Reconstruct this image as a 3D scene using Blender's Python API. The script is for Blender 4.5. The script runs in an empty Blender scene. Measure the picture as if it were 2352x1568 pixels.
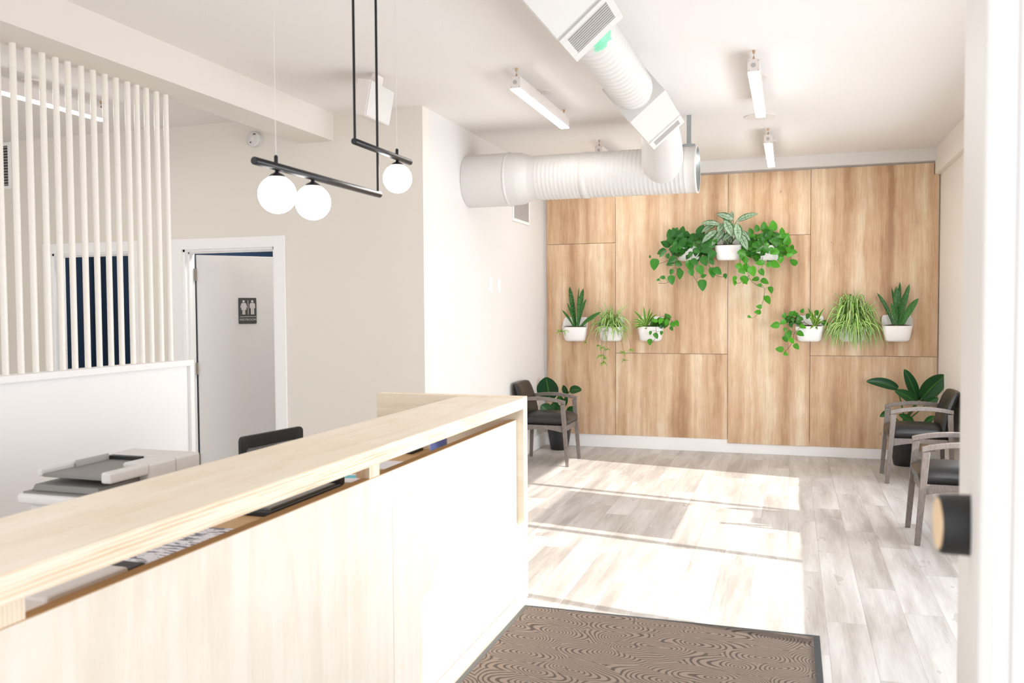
import bpy, math, random
from mathutils import Vector, Matrix
random.seed(7)
SC = bpy.context.scene
COL = SC.collection
PI = math.pi

# ------------------------------------------------------------------ camera
F, YAW, PIT, ROL = 1978.21, 0.314510804, 0.0376833456, -0.00606700938
W, H = 2352, 1568
CAM = Vector((0, 0, 1.5))
_fw = Vector((-math.sin(YAW), math.cos(YAW), 0)); _r = Vector((math.cos(YAW), math.sin(YAW), 0)); _u = Vector((0, 0, 1))
_fw2 = _fw * math.cos(PIT) - _u * math.sin(PIT); _u2 = _u * math.cos(PIT) + _fw * math.sin(PIT)
RT = _r * math.cos(ROL) + _u2 * math.sin(ROL); UP = _u2 * math.cos(ROL) - _r * math.sin(ROL); FW = _fw2
cd = bpy.data.cameras.new('camera'); cam = bpy.data.objects.new('camera', cd); COL.objects.link(cam)
m = Matrix.Identity(4)
for i in range(3):
    m[i][0] = RT[i]; m[i][1] = UP[i]; m[i][2] = -FW[i]; m[i][3] = CAM[i]
cam.matrix_world = m
cd.sensor_width = 36; cd.lens = F * 36 / W; cd.clip_start = .05
cd.dof.use_dof = True; cd.dof.focus_distance = 8.6; cd.dof.aperture_fstop = 4.5
SC.camera = cam

def P(x, y, Y):                      # the point of the photograph's (x, y) on the plane at depth Y
    d = RT * ((x - W / 2) / F) - UP * ((y - H / 2) / F) + FW
    return CAM + d * (Y / d.y)

# ------------------------------------------------------------------ light
SC.view_settings.view_transform = 'Standard'; SC.view_settings.look = 'None'
SC.view_settings.gamma = 1; SC.view_settings.use_curve_mapping = False
SC.view_settings.exposure = 0.65
wd = bpy.data.worlds.new('daylight'); SC.world = wd; wd.use_nodes = True
bg = wd.node_tree.nodes['Background']; bg.inputs[0].default_value = (.96, .98, 1.0, 1); bg.inputs[1].default_value = 1.22
sd = bpy.data.lights.new('sun', 'SUN'); sd.energy = 5.8; sd.angle = math.radians(.5); sd.color = (1, .94, .86)
so = bpy.data.objects.new('sun', sd); COL.objects.link(so)
so.rotation_euler = Vector((-1, .187, -.5)).to_track_quat('-Z', 'Y').to_euler(); so.location = (8, 4, 6)
SC.cycles.max_bounces = 10; SC.cycles.diffuse_bounces = 6
def area(name, loc, dirv, sx, sy, e, col):
    l = bpy.data.lights.new(name, 'AREA'); l.shape = 'RECTANGLE'; l.size = sx; l.size_y = sy; l.energy = e; l.color = col
    o = bpy.data.objects.new(name, l); COL.objects.link(o); o.location = loc
    o.rotation_euler = Vector(dirv).to_track_quat('-Z', 'Y').to_euler(); return o
for k in range(4):
    area('window_daylight', (1.62, 7.08 - 1.31 * k, 1.2), (-1, 0, 0), 1.2, 1.15, 26, (.86, .93, 1))
area('back_room_fill', (-5.8, 6.8, 2.9), (0, 0, -1), .6, .6, 34, (1, .98, .95)); area('back_room_fill', (-4.0, 6.9, 2.9), (0, 0, -1), .5, .5, 30, (1, .98, .95))  # unseen fill lamps added to brighten the navy back rooms

# ------------------------------------------------------------------ materials
def lin(c):
    c = c / 255
    return c / 12.92 if c <= .04045 else ((c + .055) / 1.055) ** 2.4
def rgb(r, g, b): return (lin(r), lin(g), lin(b), 1)
class NT:
    def __init__(s, name):
        s.m = bpy.data.materials.new(name); s.m.use_nodes = True; s.t = s.m.node_tree
        s.b = s.t.nodes['Principled BSDF']
    def n(s, typ, **kw):
        nd = s.t.nodes.new(typ)
        for k, v in kw.items():
            if k.startswith('i_'):
                key = k[2:]; key = int(key) if key.isdigit() else key
                s.set(nd.inputs[key], v)
            else: setattr(nd, k, v)
        return nd
    def set(s, inp, v):
        if isinstance(v, bpy.types.NodeSocket): s.t.links.new(v, inp)
        else: inp.default_value = v
    def math(s, op, a, b=0.0, c=None):
        nd = s.n('ShaderNodeMath', operation=op); s.set(nd.inputs[0], a); s.set(nd.inputs[1], b)
        if c is not None: s.set(nd.inputs[2], c)
        return nd.outputs[0]
    def mix(s, f, a, b, mode='MIX'):
        nd = s.n('ShaderNodeMixRGB', blend_type=mode); s.set(nd.inputs[0], f); s.set(nd.inputs[1], a); s.set(nd.inputs[2], b)
        return nd.outputs[0]
    def ramp(s, f, stops):
        nd = s.n('ShaderNodeValToRGB'); s.set(nd.inputs[0], f); e = nd.color_ramp.elements
        while len(e) < len(stops): e.new(.5)
        for k, (p, c) in enumerate(stops): e[k].position = p; e[k].color = c
        return nd.outputs[0]
    def pos(s):
        return s.n('ShaderNodeNewGeometry').outputs['Position']
    def scaled(s, v, sc, loc=(0, 0, 0)):
        nd = s.n('ShaderNodeMapping'); s.set(nd.inputs['Vector'], v); s.set(nd.inputs['Scale'], sc); s.set(nd.inputs['Location'], loc)
        return nd.outputs[0]
    def noise(s, v, scale, det=4, rough=.55, dist=0.0):
        nd = s.n('ShaderNodeTexNoise'); s.set(nd.inputs['Vector'], v); nd.inputs['Scale'].default_value = scale
        nd.inputs['Detail'].default_value = det; nd.inputs['Roughness'].default_value = rough; nd.inputs['Distortion'].default_value = dist
        return nd.outputs[0]
    def bump(s, h, strength=.2, dist=.01):
        nd = s.n('ShaderNodeBump'); s.set(nd.inputs['Height'], h); nd.inputs['Strength'].default_value = strength; nd.inputs['Distance'].default_value = dist
        s.t.links.new(nd.outputs[0], s.b.inputs['Normal'])
    def fin(s, col=None, rough=.5, metal=0, spec=.5):
        if col is not None: s.set(s.b.inputs['Base Color'], col)
        s.set(s.b.inputs['Roughness'], rough); s.b.inputs['Metallic'].default_value = metal
        s.b.inputs['Specular IOR Level'].default_value = spec
        return s.m
def plain(name, c, rough=.5, metal=0, spec=.5, var=.03, bs=0.0, sc=30):
    t = NT(name); nz = t.noise(t.pos(), sc, 3)
    c2 = tuple(x * (1 - var * 2) for x in c[:3]) + (1,)
    if bs: t.bump(nz, bs, .002)
    return t.fin(t.mix(nz, c, c2), rough, metal, spec)
def emis(name, c, st):
    t = NT(name); t.set(t.b.inputs['Base Color'], (.8, .8, .8, 1)); t.set(t.b.inputs['Emission Color'], c); t.b.inputs['Emission Strength'].default_value = st
    return t.m

def paint(name, c, bs=.06, sc=180, rough=.75):
    t = NT(name); p = t.pos(); nz = t.noise(p, sc, 3); big = t.noise(p, 1.2, 2)
    t.bump(nz, bs, .004)
    return t.fin(t.mix(t.math('MULTIPLY', big, .10), c, tuple(x * .9 for x in c[:3]) + (1,)), rough, 0, .3)
M = {}
M['white_wall'] = paint('white_wall_paint', rgb(221, 218, 215))
M['greige'] = paint('greige_wall_paint', rgb(226, 220, 211))
M['cream'] = paint('cream_wall_paint', rgb(233, 227, 219))
M['ceiling'] = paint('stippled_ceiling_paint', rgb(231, 227, 224), .25, 130)
M['beam'] = paint('beam_paint', rgb(224, 217, 209))
M['navy'] = paint('navy_wall_paint', rgb(27, 46, 68))
M['trimw'] = paint('white_trim_paint', rgb(243, 241, 240), .02, 60, .4)
M['doorw'] = paint('white_door_paint', rgb(226, 223, 221), .02, 60, .5)
M['slat'] = plain('white_slat_paint', rgb(240, 234, 226), .35)
M['duct'] = plain('white_duct_paint', rgb(214, 211, 208), .45)
M['grille'] = plain('grey_grille', rgb(178, 174, 172), .5)
M['grille_dark'] = plain('dark_grille', rgb(70, 70, 74), .6)
M['zinc'] = plain('zinc_metal', rgb(170, 176, 176), .4, .8)
M['fixture'] = plain('fixture_white', rgb(226, 219, 214), .45)
M['copper'] = plain('wire_copper', rgb(190, 160, 130), .4, .5)
M['led'] = emis('led_diffuser', (1, .98, .95, 1), 24)
M['globe'] = emis('opal_globe', (1, .98, .96, 1), 7)
M['black'] = plain('black_metal', rgb(38, 37, 39), .33, .3)
M['blackplastic'] = plain('black_plastic', rgb(34, 34, 36), .5)
M['hinge'] = plain('nickel_hinge', rgb(140, 132, 122), .35, .9)
M['signgrey'] = plain('sign_grey', rgb(68, 67, 66), .5)
M['signwhite'] = plain('sign_white', rgb(205, 200, 196), .5)
M['pot'] = plain('white_pot', rgb(244, 241, 239), .35, bs=.02, sc=200)
M['soil'] = plain('potting_soil', rgb(62, 44, 34), .95, var=.25, bs=.8, sc=90)
M['blackpot'] = plain('black_pot', rgb(44, 44, 46), .45)
M['paper'] = plain('white_paper', rgb(238, 236, 240), .7)
M['greyplastic'] = plain('grey_plastic', rgb(128, 126, 122), .5)
M['lightplastic'] = plain('pale_plastic', rgb(222, 217, 214), .45)
M['blue'] = plain('blue_cup_glaze', rgb(130, 156, 244), .3)
M['brass'] = plain('brass_face', rgb(226, 196, 156), .35, .5)
M['cyan'] = plain('cyan_print', rgb(90, 200, 215), .6)

def leather():
    t = NT('black_leather'); p = t.pos(); v = t.n('ShaderNodeTexVoronoi'); t.set(v.inputs['Vector'], p); v.inputs['Scale'].default_value = 350
    t.bump(v.outputs['Distance'], .12, .002)
    return t.fin(t.mix(t.noise(p, 8), rgb(40, 39, 40), rgb(30, 30, 31)), .34, 0, .55)
M['leather'] = leather()
def greywood():
    t = NT('grey_stained_wood'); p = t.pos()
    n1 = t.noise(t.scaled(p, (40, 40, 14)), 2, 4, .6, .2); n2 = t.noise(p, 260, 3)
    c = t.ramp(t.math('ADD', t.math('MULTIPLY', n1, .8), t.math('MULTIPLY', n2, .2)), [(.3, rgb(104, 95, 90)), (.7, rgb(134, 124, 118))])
    t.bump(n1, .08, .002); return t.fin(c, .5)
M['greywood'] = greywood()
def oakpanel():
    t = NT('oak_wall_panel'); p = t.pos(); rnd = t.n('ShaderNodeObjectInfo').outputs['Random']
    off = t.n('ShaderNodeCombineXYZ', i_0=t.math('MULTIPLY', rnd, 37.0), i_2=t.math('MULTIPLY', rnd, 11.0)).outputs[0]
    v = t.n('ShaderNodeVectorMath', operation='ADD', i_0=p, i_1=off).outputs[0]
    warp = t.noise(t.scaled(v, (2.5, 0, 1.3)), 1, 3)
    wv = t.n('ShaderNodeVectorMath', operation='ADD', i_0=v, i_1=t.n('ShaderNodeCombineXYZ', i_0=t.math('MULTIPLY', warp, .10)).outputs[0]).outputs[0]
    band = t.noise(t.scaled(wv, (6.0, 1, .30)), 1, 2, .5)
    band2 = t.noise(t.scaled(wv, (19, 1, .8)), 1, 4, .6)
    fine = t.noise(t.scaled(v, (150, 1, 4)), 1, 4, .65)
    pore = t.noise(t.scaled(v, (330, 1, 14)), 1, 3, .7); blot = t.noise(t.scaled(v, (9, 1, 4)), 1, 5, .7)
    sm = t.math('ADD', t.math('ADD', t.math('MULTIPLY', band, .52), t.math('MULTIPLY', band2, .20)), t.math('ADD', t.math('MULTIPLY', fine, .20), t.math('MULTIPLY', blot, .16)))
    c = t.ramp(sm, [(.42, rgb(174, 137, 106)), (.49, rgb(198, 163, 130)), (.55, rgb(211, 180, 148)), (.61, rgb(224, 201, 171)), (.68, rgb(237, 220, 194))])
    c = t.mix(t.math('MULTIPLY', t.math('GREATER_THAN', pore, .60), .22), c, rgb(158, 120, 88))
    kn = t.n('ShaderNodeTexVoronoi'); t.set(kn.inputs['Vector'], t.scaled(v, (2.7, 0.01, 1.5))); kn.inputs['Scale'].default_value = 1.5
    kd = t.math('LESS_THAN', kn.outputs['Distance'], .035)
    kd2 = t.math('MULTIPLY', t.math('SUBTRACT', 1, t.math('MULTIPLY', kn.outputs['Distance'], 4.5)), .35); kd2 = t.math('MAXIMUM', kd2, 0)
    c = t.mix(t.math('MULTIPLY', kd2, .8), c, rgb(170, 128, 96)); c = t.mix(t.math('MULTIPLY', kd, .4), c, rgb(110, 78, 56))
    t.bump(fine, .06, .002); return t.fin(c, .55, 0, .35)
M['oak'] = oakpanel()
M['gap'] = plain('gap_shadow_board', rgb(92, 70, 52), .8)
def floorm():
    t = NT('grey_oak_plank_floor'); p = t.pos(); sx = t.n('ShaderNodeSeparateXYZ', i_0=p)
    x, y = sx.outputs[0], sx.outputs[1]; PW, PL = .182, 1.22
    xs = t.math('DIVIDE', t.math('ADD', x, 10.03), PW); row = t.math('FLOOR', xs); fx = t.math('FRACT', xs)
    wn = t.n('ShaderNodeTexWhiteNoise', noise_dimensions='1D'); t.set(wn.inputs['W'], row)
    ys = t.math('ADD', t.math('DIVIDE', t.math('ADD', y, 20), PL), wn.outputs['Value']); cl = t.math('FLOOR', ys); fy = t.math('FRACT', ys)
    w2 = t.n('ShaderNodeTexWhiteNoise', noise_dimensions='2D'); t.set(w2.inputs['Vector'], t.n('ShaderNodeCombineXYZ', i_0=row, i_1=cl).outputs[0])
    r = w2.outputs['Value']
    off = t.n('ShaderNodeCombineXYZ', i_0=t.math('MULTIPLY', r, 31.0), i_1=t.math('MULTIPLY', r, 17.0)).outputs[0]
    v = t.n('ShaderNodeVectorMath', operation='ADD', i_0=p, i_1=off).outputs[0]
    big = t.noise(t.scaled(v, (8, .9, 1)), 1, 4, .55, .3); fine = t.noise(t.scaled(v, (90, 5, 1)), 1, 4, .65)
    sm = t.math('ADD', t.math('ADD', t.math('MULTIPLY', big, .75), t.math('MULTIPLY', fine, .25)), t.math('MULTIPLY', t.math('SUBTRACT', r, .5), .10))
    c = t.ramp(sm, [(.35, rgb(160, 153, 148)), (.45, rgb(179, 173, 168)), (.55, rgb(193, 188, 184)), (.66, rgb(205, 202, 199))])
    kn = t.noise(t.scaled(v, (11, 4, 1)), 1, 2, .5, 1.5)
    c = t.mix(t.math('MULTIPLY', t.math('GREATER_THAN', kn, .70), .35), c, rgb(134, 124, 117))
    e1 = t.math('LESS_THAN', fx, .014); e2 = t.math('LESS_THAN', fy, .0022); e = t.math('MAXIMUM', e1, e2)
    c = t.mix(t.math('MULTIPLY', e, .45), c, rgb(110, 98, 90))
    t.bump(t.math('SUBTRACT', fine, e), .08, .002)
    return t.fin(c, .42, 0, .4)
M['floor'] = floorm()
def birch(name, axis, edge=False):
    t = NT(name); p = t.pos()
    if edge:                                    # layered plies seen on the cut edge
        sx = t.n('ShaderNodeSeparateXYZ', i_0=p); nz = t.noise(t.scaled(p, (3, 3, 40) if axis != 'z' else (30, 30, 2)), 1, 3)
        co = sx.outputs[2] if axis != 'z' else t.math('ADD', sx.outputs[1], 0)
        st = t.math('SINE', t.math('ADD', t.math('MULTIPLY', co, 620), t.math('MULTIPLY', nz, 9)))
        f = t.math('ADD', t.math('MULTIPLY', st, .14), t.math('MULTIPLY', nz, 1.0))
        c = t.ramp(f, [(.28, rgb(226, 196, 160)), (.48, rgb(242, 226, 202)), (.75, rgb(248, 236, 218))])
        return t.fin(c, .5)
    s = {'y': (9, 1.1, 9), 'z': (9, 9, 1.1), 'x': (1.1, 9, 9)}[axis]
    n1 = t.noise(t.scaled(p, s), 1.3, 4, .55, 1.0); n2 = t.noise(t.scaled(p, tuple(q * 14 for q in s)), 1, 3); n3 = t.noise(p, 3, 2)
    f = t.math('ADD', t.math('ADD', t.math('MULTIPLY', n1, .5), t.math('MULTIPLY', n2, .2)), t.math('MULTIPLY', n3, .3))
    c = t.ramp(f, [(.34, rgb(228, 210, 186)), (.5, rgb(237, 224, 204)), (.66, rgb(244, 234, 218))])
    if axis == 'z': c = t.ramp(f, [(.34, rgb(232, 220, 204)), (.5, rgb(240, 232, 219)), (.66, rgb(245, 239, 229))])
    fl = t.noise(t.scaled(p, tuple(q * 3 for q in s)), 2.2, 2, .5, 2.0)
    c = t.mix(t.math('MULTIPLY', t.math('GREATER_THAN', fl, .70), .2), c, rgb(216, 186, 150))
    return t.fin(c, .42, 0, .4)
M['birch_top'] = birch('birch_ply_top', 'y'); M['birch_face'] = birch('birch_ply_face', 'z'); M['birch_end'] = birch('birch_ply_end', 'x')
M['ply_edge'] = birch('birch_ply_edge', 'y', True); M['ply_edge_v'] = birch('birch_ply_edge_vertical', 'z', True)
M['ply_warm'] = plain('warm_ply', rgb(208, 168, 118), .5, var=.08, sc=12)
def matm():
    t = NT('swirl_entrance_mat'); p = t.pos(); w = t.noise(p, 2.2, 2)
    v = t.n('ShaderNodeVectorMath', operation='ADD', i_0=t.scaled(p, (3.9, 6.6, 1)), i_1=t.n('ShaderNodeCombineXYZ', i_0=t.math('MULTIPLY', w, 1.6), i_1=t.math('MULTIPLY', t.noise(t.scaled(p, (1, 1, 1), (5, 3, 1)), 2.2, 2), 1.0)).outputs[0]).outputs[0]
    vo = t.n('ShaderNodeTexVoronoi', voronoi_dimensions='2D'); t.set(vo.inputs['Vector'], v); vo.inputs['Scale'].default_value = 1
    ring = t.math('SINE', t.math('MULTIPLY', vo.outputs['Distance'], 72))
    g = t.math('MULTIPLY', t.math('ADD', ring, 1), .5)
    brk = t.noise(p, 9, 2); g2 = t.math('MULTIPLY', t.math('GREATER_THAN', t.math('ADD', g, t.math('MULTIPLY', brk, .3)), .86), 1)
    fz = t.noise(p, 420, 3, .8)
    c = t.ramp(fz, [(.3, rgb(70, 60, 55)), (.7, rgb(140, 126, 116))])
    c = t.mix(t.math('MULTIPLY', g2, .68), c, rgb(34, 30, 30))
    t.bump(t.math('SUBTRACT', fz, g2), .6, .006); return t.fin(c, .95, 0, .1)
M['mat'] = matm()
M['rubber'] = plain('mat_rubber', rgb(46, 52, 58), .5)
def mesh_fabric():
    t = NT('office_chair_mesh'); p = t.pos(); w = t.n('ShaderNodeTexVoronoi'); t.set(w.inputs['Vector'], p); w.inputs['Scale'].default_value = 300
    t.set(t.b.inputs['Alpha'], .78); return t.fin(t.mix(w.outputs['Distance'], rgb(52, 56, 62), rgb(74, 78, 84)), .7)
M['chairmesh'] = mesh_fabric()
def print_paper():
    t = NT('printed_paper'); p = t.pos(); n = t.noise(t.scaled(p, (14, 60, 1)), 1, 3, .7)
    return t.fin(t.mix(t.math('GREATER_THAN', n, .52), rgb(232, 230, 236), rgb(128, 124, 136)), .8)
M['print'] = print_paper()
def ductgreen():                        # white duct with a smear of green paint by the first register
    t = NT('duct_with_green_smear'); p = t.pos(); n = t.noise(p, 16, 4, .7)
    d = t.n('ShaderNodeVectorMath', operation='DISTANCE', i_0=t.scaled(p, (1, 1, 1)), i_1=(-.79, 3.83, 2.69)).outputs['Value']
    f = t.math('LESS_THAN', t.math('ADD', t.math('MULTIPLY', d, 4.6), n), .93)
    return t.fin(t.mix(t.math('MULTIPLY', f, .75), rgb(214, 211, 208), rgb(60, 214, 160)), .4)
M['ductgreen'] = ductgreen()

def leafmat(name, dark, light, kind='plain', c2=None):
    t = NT(name); uv = t.n('ShaderNodeUVMap').outputs[0]; s = t.n('ShaderNodeSeparateXYZ', i_0=uv)
    u0, v = s.outputs[0], s.outputs[1]; rnd = t.math('DIVIDE', t.math('FLOOR', u0), 8); u = t.math('FRACT', u0)
    e = t.math('ABSOLUTE', t.math('SUBTRACT', u, .5))           # 0 midrib .5 edge
    c = t.mix(rnd, dark, light); nz = t.noise(t.pos(), 60, 3)
    c = t.mix(t.math('MULTIPLY', nz, .25), c, light)
    if kind == 'plain':
        rib = t.math('LESS_THAN', e, .03); c = t.mix(t.math('MULTIPLY', rib, .45), c, c2 or light)
    elif kind == 'center':                                       # cream stripe along the middle or the edges
        st = t.math('LESS_THAN', e, .17); c = t.mix(t.math('MULTIPLY', st, .85), c, c2)
    elif kind == 'edge':
        st = t.math('GREATER_THAN', e, .30); c = t.mix(t.math('MULTIPLY', st, .8), c, c2)
    elif kind == 'snake':
        z = t.n('ShaderNodeCombineXYZ', i_0=t.math('MULTIPLY', u, 1.5), i_1=t.math('MULTIPLY', v, 22), i_2=rnd).outputs[0]
        bn = t.noise(z, 1.6, 4, .7, 1.2); c = t.mix(t.math('MULTIPLY', t.math('GREATER_THAN', bn, .52), .6), c, c2)
    elif kind == 'silver':
        z = t.n('ShaderNodeCombineXYZ', i_0=t.math('MULTIPLY', e, 3), i_1=t.math('MULTIPLY', t.math('SUBTRACT', v, t.math('MULTIPLY', e, .5)), 14), i_2=rnd).outputs[0]
        bn = t.noise(z, 1.5, 3, .6); inner = t.math('LESS_THAN', e, .36); m1 = t.math('MULTIPLY', inner, t.math('GREATER_THAN', bn, .44))
        rib = t.math('LESS_THAN', e, .035); m1 = t.math('MULTIPLY', m1, t.math('SUBTRACT', 1, rib)); c = t.mix(t.math('MULTIPLY', m1, .85), c, c2)
    t.set(t.b.inputs['Subsurface Weight'], 0.0)
    mt = t.fin(c, .35, 0, .45)
    tr = t.n('ShaderNodeBsdfTranslucent'); t.set(tr.inputs[0], c); mx = t.n('ShaderNodeMixShader'); mx.inputs[0].default_value = .22
    out = t.t.nodes['Material Output']; t.t.links.new(t.b.outputs[0], mx.inputs[1]); t.t.links.new(tr.outputs[0], mx.inputs[2]); t.t.links.new(mx.outputs[0], out.inputs[0])
    return mt
M['l_heart'] = leafmat('heartleaf_foliage', rgb(14, 82, 18), rgb(88, 176, 30))
M['l_dark'] = leafmat('dark_heartleaf_foliage', rgb(28, 88, 30), rgb(64, 146, 38))
M['l_spider'] = leafmat('spider_plant_foliage', rgb(52, 116, 22), rgb(134, 196, 48), 'center', rgb(236, 240, 190))
M['l_baby'] = leafmat('spider_plant_baby_foliage', rgb(120, 168, 60), rgb(160, 200, 90))
M['l_drac'] = leafmat('striped_dracaena_foliage', rgb(44, 104, 34), rgb(92, 150, 50), 'edge', rgb(186, 208, 90))
M['l_snake'] = leafmat('snake_plant_foliage', rgb(26, 82, 34), rgb(56, 122, 48), 'snake', rgb(104, 156, 84))
M['l_silver'] = leafmat('silver_evergreen_foliage', rgb(40, 88, 48), rgb(70, 120, 66), 'silver', rgb(176, 198, 172))
M['l_paddle'] = leafmat('paddle_leaf', rgb(22, 66, 38), rgb(44, 104, 42), 'plain', rgb(96, 160, 60))
M['stem'] = plain('green_stem', rgb(70, 100, 44), .6)
M['vine'] = plain('brown_vine', rgb(96, 78, 50), .6)

# ------------------------------------------------------------------ mesh builder
class MB:
    def __init__(s): s.v = []; s.f = []; s.uv = {}; s.sm = []; s.mi = []
    def add(s, vs, fs, smooth=False, mi=0, uvs=None):
        b = len(s.v); s.v += [tuple(q) for q in vs]
        for f in fs: s.f.append(tuple(b + i for i in f)); s.sm.append(smooth); s.mi.append(mi)
        if uvs:
            for i, q in enumerate(uvs): s.uv[b + i] = q
        return s
    def box(s, x0, x1, y0, y1, z0, z1, mi=0, T=None):
        vs = [Vector((x, y, z)) for z in (z0, z1) for y in (y0, y1) for x in (x0, x1)]
        if T: vs = [T @ q for q in vs]
        return s.add(vs, [(0, 2, 3, 1), (4, 5, 7, 6), (0, 1, 5, 4), (2, 6, 7, 3), (0, 4, 6, 2), (1, 3, 7, 5)], False, mi)
    def hexa(s, q, mi=0):           # 8 points: bottom ring 4, top ring 4
        return s.add(q, [(3, 2, 1, 0), (4, 5, 6, 7), (0, 1, 5, 4), (1, 2, 6, 5), (2, 3, 7, 6), (3, 0, 4, 7)], False, mi)
    def rings(s, rs, cap0=True, cap1=True, smooth=True, mi=0):
        n = len(rs[0]); vs = [q for r in rs for q in r]; fs = []
        for k in range(len(rs) - 1):
            for i in range(n):
                j = (i + 1) % n; fs.append((k * n + i, k * n + j, (k + 1) * n + j, (k + 1) * n + i))
        s.add(vs, fs, smooth, mi)
        if cap0: s.add(rs[0], [tuple(reversed(range(n)))], False, mi)
        if cap1: s.add(rs[-1], [tuple(range(n))], False, mi)
        return s
    def tube(s, pts, r, n=10, mi=0, cap=True, smooth=True):
        pts = [Vector(p) for p in pts]; rs = []; prev = None
        for i, p in enumerate(pts):
            t = (pts[min(i + 1, len(pts) - 1)] - pts[max(i - 1, 0)]).normalized()
            if prev is None:
                a = Vector((0, 0, 1)) if abs(t.z) < .9 else Vector((1, 0, 0)); e = t.cross(a).normalized()
            else: e = (prev - t * prev.dot(t)).normalized()
            prev = e; g = t.cross(e); rr = r[i] if isinstance(r, (list, tuple)) else r
            rs.append([p + (e * math.cos(2 * PI * k / n) + g * math.sin(2 * PI * k / n)) * rr for k in range(n)])
        return s.rings(rs, cap, cap, smooth, mi)
    def lathe(s, prof, c=(0, 0, 0), ax='z', n=32, mi=0, cap0=True, cap1=True):
        c = Vector(c); rs = []
        for r, h in prof:
            ring = []
            for k in range(n):
                a = 2 * PI * k / n; u, w = r * math.cos(a), r * math.sin(a)
                ring.append(c + (Vector((u, w, h)) if ax == 'z' else Vector((h, u, w)) if ax == 'x' else Vector((w, h, u))))
            rs.append(ring)
        return s.rings(rs, cap0, cap1, True, mi)
    def prism(s, poly, T, d0, d1, mi=0):    # poly in local xy, extruded along local z, placed by T
        n = len(poly); vs = [T @ Vector((x, y, d0)) for x, y in poly] + [T @ Vector((x, y, d1)) for x, y in poly]
        fs = [tuple(reversed(range(n))), tuple(range(n, 2 * n))] + [(i, (i + 1) % n, n + (i + 1) % n, n + i) for i in range(n)]
        return s.add(vs, fs, False, mi)
    def sphere(s, c, r, n=24, m_=14):
        return s.lathe([(max(r * math.sin(PI * k / m_), 1e-4), -r * math.cos(PI * k / m_)) for k in range(m_ + 1)], c, 'z', n)
    def leaf(s, p0, p1, p2, w, nrm, shape='lance', fold=.15, n=8, rnd=None, twist=0.0):
        p0, p1, p2 = Vector(p0), Vector(p1), Vector(p2); nrm = Vector(nrm).normalized()
        k = random.randrange(8) if rnd is None else rnd; vs = []; uvs = []
        for i in range(n + 1):
            t = i / n; c = p0 * (1 - t) ** 2 + p1 * 2 * t * (1 - t) + p2 * t * t
            tg = ((p1 - p0) * (1 - t) + (p2 - p1) * t); tg = tg.normalized() if tg.length > 1e-6 else Vector((0, 0, 1))
            sd_ = tg.cross(nrm); sd_ = sd_.normalized() if sd_.length > 1e-4 else Vector((1, 0, 0)); nn = sd_.cross(tg)
            if twist: q = Matrix.Rotation(twist * t, 3, tg); sd_ = q @ sd_; nn = q @ nn
            if shape == 'heart': ww = 2.05 * (t + .02) ** .42 * (1 - t) ** .85
            elif shape == 'strap': ww = min(1, .55 + 2.2 * t) * (1 - t ** 3) ** .8
            elif shape == 'snake': ww = (.45 + .75 * t if t < .6 else .9) * (1 - t ** 5) ** .7
            elif shape == 'paddle': ww = (math.sin(PI * min(1, t * .96 + .03) ** .8)) ** .62
            else: ww = 1.0 * math.sin(PI * (t * .97 + .015) ** .85) ** .85
            ww = max(ww, .01) * w / 2
            for a in (-1, -.5, 0, .5, 1):
                vs.append(c + sd_ * a * ww + nn * (abs(a) * fold * ww)); uvs.append((k + .02 + .96 * (a + 1) / 2, t))
        fs = [(i * 5 + a, i * 5 + a + 1, i * 5 + a + 6, i * 5 + a + 5) for i in range(n) for a in range(4)]
        return s.add(vs, fs, True, 0, uvs)
    def build(s, name, mats, parent=None, bevel=0, seg=2, origin=None):
        me = bpy.data.meshes.new(name); vs = s.v
        if origin is not None: o_ = Vector(origin); vs = [tuple(Vector(q) - o_) for q in vs]
        me.from_pydata(vs, [], s.f)
        for m_ in (mats if isinstance(mats, (list, tuple)) else [mats]): me.materials.append(m_)
        me.polygons.foreach_set('use_smooth', s.sm); me.polygons.foreach_set('material_index', s.mi)
        if s.uv:
            l = me.uv_layers.new(name='UVMap')
            for lp in me.loops: l.data[lp.index].uv = s.uv.get(lp.vertex_index, (0, 0))
        me.update(); o = bpy.data.objects.new(name, me); COL.objects.link(o)
        if parent is not None:
            o.parent = parent; o.matrix_parent_inverse = Matrix.Identity(4)
            if origin is not None: o.location = origin
        elif origin is not None: o.location = origin
        if bevel:
            b = o.modifiers.new('bevel', 'BEVEL'); b.width = bevel; b.segments = seg; b.limit_method = 'ANGLE'; b.angle_limit = math.radians(40)
        return o
def tag(o, label=None, cat=None, group=None, kind=None):
    if label: o['label'] = label
    if cat: o['category'] = cat
    if group: o['group'] = group
    if kind: o['kind'] = kind
    return o
def thing(name, label, cat, loc=(0, 0, 0), rz=0, group=None):
    o = bpy.data.objects.new(name, None); COL.objects.link(o); o.location = loc; o.rotation_euler = (0, 0, rz); o.empty_display_size = .1
    return tag(o, label, cat, group)
def struct(name, mb, m_, label=None, **k): return tag(mb.build(name, m_, **k), label, None, None, 'structure')
def copy_tree(o, parent=None):
    c = o.copy(); COL.objects.link(c); c.parent = parent
    for ch in list(o.children): copy_tree(ch, c)
    return c
def rel(mb, o):                     # build helper: shift world coordinates into thing's local frame (no rotation)
    l = o.location; mb.v = [(x - l.x, y - l.y, z - l.z) for x, y, z in mb.v]; return mb

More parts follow.
